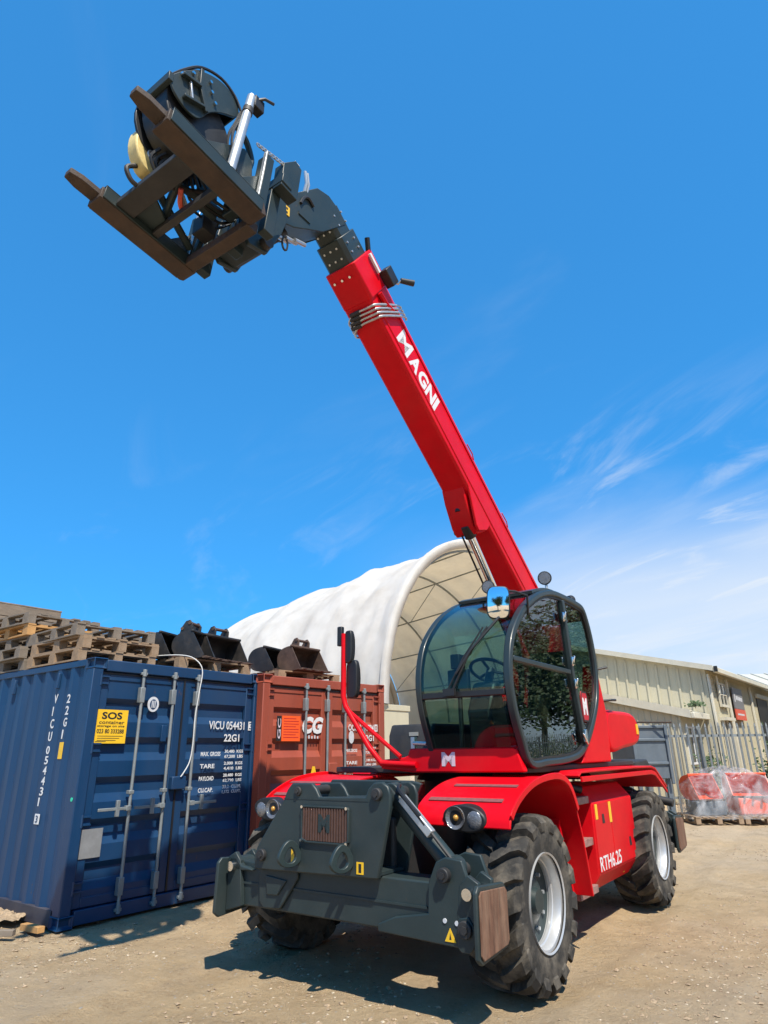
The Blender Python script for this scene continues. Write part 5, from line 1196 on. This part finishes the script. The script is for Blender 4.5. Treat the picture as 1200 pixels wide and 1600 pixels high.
def lens_ring(c, a, b, th, x0, x1, nm, par):
    pts = []
    for i in range(24):
        t = 2*pi*i/24; r1 = 1-.25*max(0, sin(t)); pts.append((c[0]+a*cos(t)*r1, c[1]+b*sin(t)*(1.35 if sin(t) > 0 else .8)))
    inn = [(c[0]+(p[0]-c[0])*.48, c[1]+(p[1]-c[1])*.55) for p in pts]; m_ = len(pts); mb = MB()
    vv = [(x, p[0], p[1]) for x in (x0, x1) for p in pts]+[(x, p[0], p[1]) for x in (x0, x1) for p in inn]; f_ = []
    for i in range(m_):
        j = (i+1) % m_; f_ += [(i, j, m_+j, m_+i), (2*m_+j, 2*m_+i, 3*m_+i, 3*m_+j), (m_+i, m_+j, 3*m_+j, 3*m_+i), (j, i, 2*m_+i, 2*m_+j)]
    return mb.add(vv, f_).build(nm, 'grey', par, bevel=.006)
for y in (-.245, .245):
    c = lens_ring((0, .86), .10, .085, .03, -.016, .016, 'tow_hook', pf)
    c.matrix_local = Matrix.Translation((2.675, y, 0)) @ Matrix.Rotation(R(74), 4, 'Z')
MB().box(2.5955, 2.5985, .315, .375, .785, .86).build('yellow_tag', 'yellow', pf)
MB().box(2.5985, 2.5992, .333, .357, .795, .85).build('tag_print', 'blackprint', pf)
MB().box(2.5955, 2.5985, -.30, -.265, .80, .90).build('yellow_tag', 'yellow', pf)
def pin(c, r_, x0, x1, par=pf):
    o = MB().cyl((x0, c[0], c[1]), (x1, c[0], c[1]), r_, n=18).build('pivot_pin', 'blacksteel', par, bevel=.006)
    MB().cyl((x1+.001, c[0], c[1]), (x1+.010, c[0], c[1]), r_*.5, n=6).build('pin_bolt', 'blacksteel', o); return o
pin((.50, 1.295), .042, 2.20, 2.625); pin((-.25, 1.30), .034, 2.20, 2.61); pin((-.60, .845), .042, 2.20, 2.625)
pin((1.0, .83), .044, 2.20, 2.60, TH); pin((1.135, .545), .05, 2.24, 2.59, TH)
MB().prism([(1.075, .445), (1.10, .42), (1.16, .42), (1.195, .46), (1.20, .56), (1.16, .615), (1.09, .60)], 'x', XB+.036, XB+.05).build('pivot_lug', 'grey', TH, bevel=.006)
# stabiliser rams
for s in (1,):
    p0 = fv((2.42, s*.52-.0, 1.29)); p1 = fv((2.42, s*.985, .85)); d = (p1-p0).normalized()
    o = MB().cyl(p0-d*.03, p1-d*.02, .062, n=20).build('stabiliser_ram', 'grey', TH)
    mb = MB().cyl(p0+fv((-.05, 0, 0)), p0+fv((.05, 0, 0)), .075, n=16); mb.cyl(p1+fv((-.06, 0, 0)), p1+fv((.06, 0, 0)), .075, n=16); mb.build('ram_eye', 'grey', o, bevel=.008)
    q = fv((.075, s*.045, .05))
    mb = MB().box(-.03, .03, -.025, .025, .10, .42, Matrix.Translation(p0+q) @ d.to_track_quat('Z', 'X').to_matrix().to_4x4()); mb.build('valve_block', 'steel', o, bevel=.006)
    MB().tube(crom([p0+fv((.06, s*.06, .02)), p0+q*1.3+d*.12, p0+q*1.2+d*.35, p1+q*.9-d*.02], 4, closed=False), .012, 6).build('hose', 'black', o)
    MB().tube(crom([p0+fv((.0, s*.05, .06)), p0+q*1.6+d*.08, p0+q*1.6+d*.30], 4, closed=False), .014, 6).build('hose', 'black', o)
# folded feet
def foot(xc, s, Y=1.27):
    y = s*Y
    r = MB().prism([(xc-.20, .445), (xc-.17, .41), (xc+.17, .385), (xc+.215, .42), (xc+.205, .765), (xc+.17, .80), (xc-.17, .775), (xc-.205, .74)], 'y', y-s*.03, y).build('foot_pad', 'grey', TH, bevel=.008)
    MB().prism([(xc-.185, .455), (xc-.16, .43), (xc+.165, .41), (xc+.195, .44), (xc+.185, .745), (xc+.16, .77), (xc-.16, .75), (xc-.19, .725)], 'y', y+s*.001, y+s*.012).build('rusty_sole', 'rust', r, bevel=.004)
    MB().prism([(s*(Y-0.210), .47), (s*(Y-0.035), .42), (s*(Y-0.035), .80), (s*(Y-0.110), .84), (s*(Y-0.170), .78)], 'x', xc-.11, xc-.07).build('foot_bracket', 'grey', r, bevel=.006)
    MB().prism([(s*(Y-0.210), .47), (s*(Y-0.035), .42), (s*(Y-0.035), .80), (s*(Y-0.110), .84), (s*(Y-0.170), .78)], 'x', xc+.07, xc+.11).build('foot_bracket', 'grey', r, bevel=.006)
    MB().cyl((xc-.13, s*(Y-0.100), .74), (xc+.15, s*(Y-0.100), .74), .035, n=14).build('foot_pin', 'chrome', r)
    return r
foot(2.45, 1); foot(2.45, -1, 1.05)
MB().prism([(-1.01, .76), (-.99, .80), (-.92, .80), (-.86, .745), (-.80, .74), (-.74, .72), (-1.0, .70)], 'x', 2.30, 2.56).build('foot_link', 'grey', TH, bevel=.01)
for y, z in ((-.965, .47), (1.02, .465)):
    MB().prism([(y-.04, z), (y+.04, z), (y, z+.075)], 'x', XB+.036 if y > 0 else XB+.001, XB+.039 if y > 0 else XB+.004).build('warning_triangle', 'yellow', TH)
    MB().prism([(y-.008, z+.012), (y+.008, z+.012), (y, z+.05)], 'x', XB+.0391 if y > 0 else XB+.0041, XB+.0395 if y > 0 else XB+.0045).build('warning_mark', 'blackprint', TH)
for y, z in ((.985, .575), (1.07, .57)): MB().cyl((XB+.035, y, z), (XB+.041, y, z), .014, n=10).build('bolt', 'whiteworn', TH)
# grey guard plates between the ram and the fender
MB().prism([(.42, 1.20), (.50, 1.34), (.40, 1.36), (-.40, 1.36), (-.5, 1.2)], 'x', 1.98, 2.02).build('guard_plate', 'grey', TH, bevel=.01)
MB().box(1.95, 2.21, -.48, .46, 1.15, 1.18).build('guard_tray', 'blacksteel', TH)
MB().box(2.03, 2.05, .40, .46, 1.20, 1.30).build('yellow_tag', 'yellow', TH)
# rear stabilisers
MB().box(-2.52, -2.30, -1.1, 1.1, .475, .775).build('stabiliser_beam', 'grey', TH, bevel=.012)
for s in (1, -1): foot(-2.74, s)
mb = MB().prism([(.55, .78), (1.10, .78), (1.05, .95), (.7, 1.15), (.55, 1.15)], 'x', -2.62, -2.56); mb.cyl((-2.68, .9, 1.0), (-2.68, 1.25, .93), .05, n=12); mb.cyl((-2.60, .8, .93), (-2.60, 1.1, .86), .06, n=12); mb.build('rear_ram', 'blacksteel', TH, bevel=.008)
MB().prism([(-2.35, 1.20), (-3.0, 1.25), (-3.05, 1.36), (-2.9, 1.44), (-2.3, 1.42)], 'y', -.6, .95).build('rear_guard', 'blacksteel', TH, bevel=.02)

# ------------------------------------------------------------------ fork and grab attachment carried on the boom (built in the telehandler's frame)
AT = empty('fork_attachment', tuple(TH.location), TH.rotation_euler.z)
tag(AT, 'rusty two-tine fork frame with round slate grab held at the boom tip', 'fork attachment')
TM = Matrix.Translation((3.93, 0, 5.45)) @ Matrix.Rotation(R(-6.5), 4, 'Y') @ Matrix.Translation((-3.93, 0, -5.45))
def A(mb, nm, ma, par=AT, bevel=.006, **kw): return mb.build(nm, ma, par, TM if par is AT else None, bevel, **kw)
def A2(mb, nm, ma, par=AT, bevel=.006, **kw): return mb.build(nm, ma, par, None, bevel, **kw)
XYs = Matrix(((0, 1, 0, 0), (1, 0, 0, 0), (0, 0, 1, 0), (0, 0, 0, 1)))
for y, xb, xs, xt in ((.385, 3.99, 4.88, 5.10), (-.545, 3.90, 4.78, 5.01)):
    f = A(MB().prism([(xb-.04, 5.455), (xb, 5.435), (xs, 5.435), (xs, 5.545), (xb, 5.555)], 'y', y-.085, y+.085), 'fork_sleeve', 'rustdark')
    A(MB().box(xb+.02, xs-.02, y+.086, y+.098, 5.445, 5.56), 'sleeve_side', 'grey', f, .003)
    A(MB().box(xb+.02, xs-.02, y-.098, y-.086, 5.445, 5.56), 'sleeve_side', 'grey', f, .003)
    A(MB().box(xb+.02, xs-.02, y-.098, y+.098, 5.562, 5.57), 'sleeve_top', 'grey', f, .003)
    t = A(MB().prism([(y-.058, 4.60), (y+.058, 4.60), (y+.058, xt-.09), (y+.038, xt), (y-.038, xt), (y-.058, xt-.09)], 'z', 5.475, 5.53, XYs), 'fork_tip', 'rustdark', f)
    A(MB().box(xb-.04, xb+.04, y-.055, y+.055, 5.556, 6.12), 'fork_shank', 'grey')
    A(MB().box(xb+.042, xb+.052, y+.02, y+.06, 5.50, 6.14), 'shank_edge', 'steel')
    A(MB().prism([(xb+.045, 5.571), (xb+.30, 5.571), (xb+.045, 5.88)], 'y', y-.012, y+.012), 'shank_gusset', 'grey')
A(MB().box(3.88, 3.985, -.455, .295, 5.44, 5.53), 'carriage_beam', 'rustdark')
A(MB().box(3.74, 3.855, -.62, .46, 5.98, 6.08), 'carriage_beam', 'grey')
for y in (-.50, -.1, .26): A(MB().box(3.745, 3.85, y, y+.08, 5.50, 5.975), 'carriage_upright', 'grey')
up_ = A(MB().prism([(3.66, 5.95), (3.85, 5.95), (3.86, 6.20), (3.74, 6.36), (3.66, 6.33)], 'y', .345, .45), 'carriage_horn', 'grey')
A(MB().box(3.68, 3.74, .36, .44, 6.364, 6.37), 'horn_cap', 'white', up_, .002)
A(MB().prism([(3.66, 5.95), (3.85, 5.95), (3.86, 6.12), (3.74, 6.22), (3.66, 6.2)], 'y', -.62, -.54), 'carriage_horn', 'grey')
A(MB().box(4.50, 4.66, -.445, .298, 5.46, 5.52), 'cross_plate', 'blacksteel')
A(MB().box(4.27, 4.33, -.445, .298, 5.46, 5.53), 'cross_bar', 'blacksteel')
A(MB().prism([(-.445, 4.33), (-.28, 4.33), (-.18, 4.50), (-.445, 4.50)], 'z', 5.50, 5.53, Matrix(((0, 1, 0, 0), (1, 0, 0, 0), (0, 0, 1, 0), (0, 0, 0, 1)))), 'corner_gusset', 'grey')
for (a, b) in (((4.48, -.20, 5.60), (4.0, -.42, 5.60)), ((4.48, .05, 5.62), (4.30, -.40, 5.56)), ((4.40, -.05, 5.66), (3.90, -.05, 5.80)), ((3.95, -.40, 5.52), (3.95, -.30, 5.95)), ((4.48, .15, 5.70), (3.95, .12, 5.75))):
    A(MB().cyl(a, b, .032, n=10), 'brace', 'grey', AT, 0)
A(MB().cyl((4.45, -.02, 5.62), (4.28, -.12, 5.60), .022, n=8), 'link_pin', 'steel', AT, 0)
MB_ = MB().tube(crom([(4.42, .0, 5.58), (4.36, -.08, 5.55), (4.30, -.12, 5.54)], 3, closed=False), .02, 6); A(MB_, 'red_handle', 'signred', AT, 0)
# grab: lens shaped side plates over a black drum that paints the grab's shaded opening
up_prof = crom([(4.13, 6.50), (4.17, 6.61), (4.31, 6.665), (4.50, 6.585), (4.66, 6.42), (4.78, 6.23)], 6, closed=False)
sh = A2(MB().strip(up_prof, -.10, .26, .018), 'grab_shell', 'grey', AT, .003)
side_p = up_prof+crom([(4.78, 6.23), (4.74, 6.13), (4.64, 6.065), (4.54, 6.06), (4.48, 6.11), (4.41, 6.24), (4.30, 6.35), (4.18, 6.43)], 4, closed=False)[1:]
for y in (-.10, .245): A2(MB().prism(side_p, 'y', y, y+.02), 'shell_side', 'grey', sh, .004)
A2(MB().box(4.755, 4.795, -.11, .275, 6.18, 6.26), 'shell_lip', 'grey', sh, .004)
A2(MB().prism([(4.52, 6.56), (4.55, 6.55), (4.545, 6.38), (4.47, 6.17), (4.44, 6.19), (4.51, 6.39)], 'y', .266, .295), 'shell_rib', 'grey', sh, .004)
A2(MB().prism([(4.53, 6.36), (4.69, 6.32), (4.695, 6.34), (4.535, 6.385)], 'y', .266, .305), 'shell_rib', 'grey', sh, .003)
A2(MB().prism([(4.48, 6.19), (4.66, 6.12), (4.665, 6.14), (4.485, 6.21)], 'y', .266, .305), 'shell_rib', 'grey', sh, .003)
A2(MB().prism([(4.61, 6.33), (4.625, 6.33), (4.59, 6.16), (4.575, 6.165)], 'y', .266, .29), 'shell_rib', 'steel', sh, .003)
for x, z in ((4.69, 6.34), (4.44, 6.53), (4.42, 6.44), (4.38, 6.36), (4.60, 6.45)): A2(MB().cyl((x, .266, z), (x, .285, z), .014, n=8), 'bolt', 'chrome', sh, 0)
for k in range(4):
    pp = [(4.12, .28-.05*k, 6.52+.02*k), (4.20, .27-.05*k, 6.645+.01*k), (4.34, .26-.05*k, 6.70), (4.52, .25-.05*k, 6.625), (4.64, .22-.05*k, 6.49), (4.72, .18-.05*k, 6.37)]
    A2(MB().tube(crom(pp, 4, closed=False), .012, 6), 'hose', 'black', sh, 0)
A2(MB().prism([(4.30, 6.69), (4.44, 6.66), (4.42, 6.74), (4.34, 6.79), (4.26, 6.76)], 'y', -.02, .12), 'top_bracket', 'black', sh, .006)
dm = A2(MB().prism([(4.46+.30*cos(2*pi*i/28), 6.14+.31*sin(2*pi*i/28)) for i in range(28)], 'y', -.085, .21), 'drum', 'black', AT, .01, angle=30)
A2(MB().prism([(4.46+.33*cos(2*pi*i/28), 6.14+.34*sin(2*pi*i/28)) for i in range(28)], 'y', -.14, -.115), 'drum_flange', 'black', dm, .004)
A2(MB().cyl((4.46, -.20, 6.14), (4.46, -.14, 6.14), .09, n=16), 'drum_motor', 'blacksteel', dm, .01)
for k in range(3): A2(MB().tube(crom([(4.62-.05*k, .0, 5.84), (4.66-.04*k, -.04, 5.74), (4.56-.05*k, -.05, 5.64), (4.40, -.02*k, 5.66), (4.22, .02*k, 5.74)], 4, closed=False), .013, 6), 'hose', 'black', dm, 0)
A2(MB().prism([(4.22, 6.03), (4.30, 5.68), (4.52, 5.60), (4.66, 5.70)], 'y', .315, .335), 'side_gusset', 'grey', AT, .004)
A2(MB().prism([(3.97, 5.66), (4.28, 5.66), (4.24, 6.02), (4.08, 6.15), (3.99, 6.08)], 'y', .20, .312), 'hinge_block', 'grey', AT, .01)
A2(MB().prism([(4.0, 5.70), (4.20, 5.70), (4.18, 6.3), (4.06, 6.35)], 'y', -.12, -.06), 'hinge_block', 'grey', AT, .01)
A2(MB().cyl((4.29, .41, 5.60), (4.13, .40, 6.60), .036, n=18), 'park_tube', 'steel', AT, 0)
A2(MB().cyl((4.165, .402, 6.38), (4.155, .402, 6.44), .043, n=18), 'tube_collar', 'blacksteel', AT, 0)
A2(MB().tube([(4.12, .40, 6.57), (4.04, .46, 6.63), (3.95, .47, 6.66)], .013, 6), 'locking_pin', 'black', AT, 0)
A2(MB().box(4.02, 4.12, .36, .44, 6.50, 6.62), 'pin_bracket', 'black', AT, .006)
for k in range(2): A2(MB().tube(crom([(4.16, .37-.05*k, 6.46), (4.20, .36-.05*k, 6.30), (4.26, .37-.05*k, 6.10), (4.24, .36-.05*k, 5.92), (4.12, .30-.05*k, 5.80)], 4, closed=False), .012, 6), 'hose', 'black', AT, 0)
A2(MB().tube(crom([(4.14, .26, 6.36), (4.02, .24, 6.34), (3.95, .24, 6.20), (3.96, .24, 6.10)], 4, closed=False), .026, 8), 'curved_hook', 'grey', AT, 0)
for k in range(8): A2(MB().tube([(3.98+.026*cos(2*pi*i/10)-.03*k, .36+.012*k, 6.24+.016*sin(2*pi*i/10)-.010*k) for i in range(10)], .006, 5, closed=True), 'chain_link', 'steel', AT, 0)
for k in range(5): A2(MB().tube(crom([(3.70, .10-.06*k, 5.98), (3.84+.02*k, .12-.07*k, 5.84-.03*k), (3.98, .10-.08*k, 5.70+.02*k), (4.16+.03*k, .05-.05*k, 5.72), (4.30, .04-.04*k, 5.86)], 4, closed=False), .013, 6), 'hydraulic_hose', 'black', AT, 0)
A2(MB().box(3.92, 4.06, -.30, -.16, 5.62, 5.78), 'valve_block', 'blacksteel', AT, .01)
A2(MB().box(3.93, 4.02, .02, .16, 5.66, 5.80), 'valve_block', 'grey', AT, .01)
# yellow hook block
hb = A2(MB().prism(crom([(4.74, 6.02), (4.68, 6.06), (4.58, 5.99), (4.47, 5.90), (4.47, 5.80), (4.56, 5.71), (4.66, 5.72), (4.74, 5.86)], 3), 'y', -.24, -.125), 'hook_block', 'hookyellow', AT, .012)
A2(MB().cyl((4.60, -.26, 5.86), (4.60, -.11, 5.86), .05, n=16), 'sheave', 'steel', hb, .006)
for k in range(2): A2(MB().box(4.55, 4.66, -.242, -.2405, 5.92-k*.16, 5.94-k*.16), 'black_stripe', 'blackprint', hb, 0)
A2(MB().tube(crom([(4.68, -.19, 5.74), (4.75, -.19, 5.66), (4.70, -.19, 5.58), (4.62, -.19, 5.58), (4.60, -.19, 5.63)], 4, closed=False), .018, 8), 'hook', 'blacksteel', hb, 0)

# ------------------------------------------------------------------ trees standing off to the right of the yard (seen mirrored in the cab door)
def tree(loc, h, rx, n, label):
    r = empty('broadleaf_tree', loc); tag(r, label, 'tree', 'trees along the right side of the yard' if loc[1] > 0 else 'trees behind the viewer'); rnd = random.Random(label)
    tr = MB().tube([(0, 0, 0), (.06, .03, h*.25), (-.05, .08, h*.5), (.05, 0, h*.8)], [.22, .17, .12, .03], 8); lim = []
    for k in range(7):
        a = 2*pi*k/7+rnd.random(); z0 = h*rnd.uniform(.25, .55); e = Vector((cos(a)*rx*.7, sin(a)*rx*.7, z0+h*rnd.uniform(.12, .3)))
        tr.tube([(0, .05, z0), tuple(Vector((0, .05, z0)).lerp(e, .5)+Vector((0, 0, .15))), tuple(e)], [.08, .05, .02], 6); lim.append(e)
    tr.build('trunk', 'bark', r)
    cl = lim+[Vector((rnd.uniform(-.8, .8)*rx, rnd.uniform(-.8, .8)*rx, h*rnd.uniform(.4, .95))) for _ in range(16)]
    mb = MB()
    for k in range(n):
        c = rnd.choice(cl); gs = lambda q: max(-2*q, min(2*q, rnd.gauss(0, q)))
        p = c+Vector((gs(.22)*rx, gs(.22)*rx, gs(.20)*rx))
        a = Vector((rnd.gauss(0, 1), rnd.gauss(0, 1), rnd.gauss(0, .6))).normalized(); b = a.orthogonal().normalized(); s = rnd.uniform(.09, .19)
        mb.add([p-a*s, p+b*s*.5, p+a*s, p-b*s*.5], [(0, 1, 2, 3)])
    me = bpy.data.meshes.new('crown'); me.from_pydata(mb.v, [], mb.f); me.materials.append(M['leaf']); o = bpy.data.objects.new('crown', me); COL.objects.link(o); o.parent = r
for k, (x, y, h, rx, lb_) in enumerate(((19.5, 20.8, 8.0, 2.4, 'tall leafy tree mirrored in the upper cab door glass'), (23.0, 22.0, 9.0, 3.0, 'rounder leafy tree mirrored behind the cab door pillar'), (27.5, 23.0, 8.0, 2.8, 'lower leafy tree mirrored in the front of the cab door'), (22.5, 27.0, 10.5, 3.2, 'tallest leafy tree of the row right of the yard'), (-6.0, -17.0, 8.0, 3.0, 'leafy tree behind the viewer mirrored in the round topped front mirror'), (1.5, -21.0, 9.0, 3.2, 'second leafy tree behind the viewer mirrored in the front mirror'))):
    tree((x, y, 0), h, rx, 9000, lb_)

for k, (x, y) in enumerate(((16.2, 19.6), (18.6, 20.0), (21.2, 20.4), (23.8, 20.8), (26.4, 21.2))):
    tag(bush((x, y, 0), 1.5, 2.1, 1800, ('first', 'second', 'third', 'fourth', 'fifth')[k]+' dark hedge bush behind the fence, counted from the workshop, mirrored in the cab door'), group='hedge added behind the fence for the door reflection')  # unseen hedge, added so the lower door glass mirrors something dark
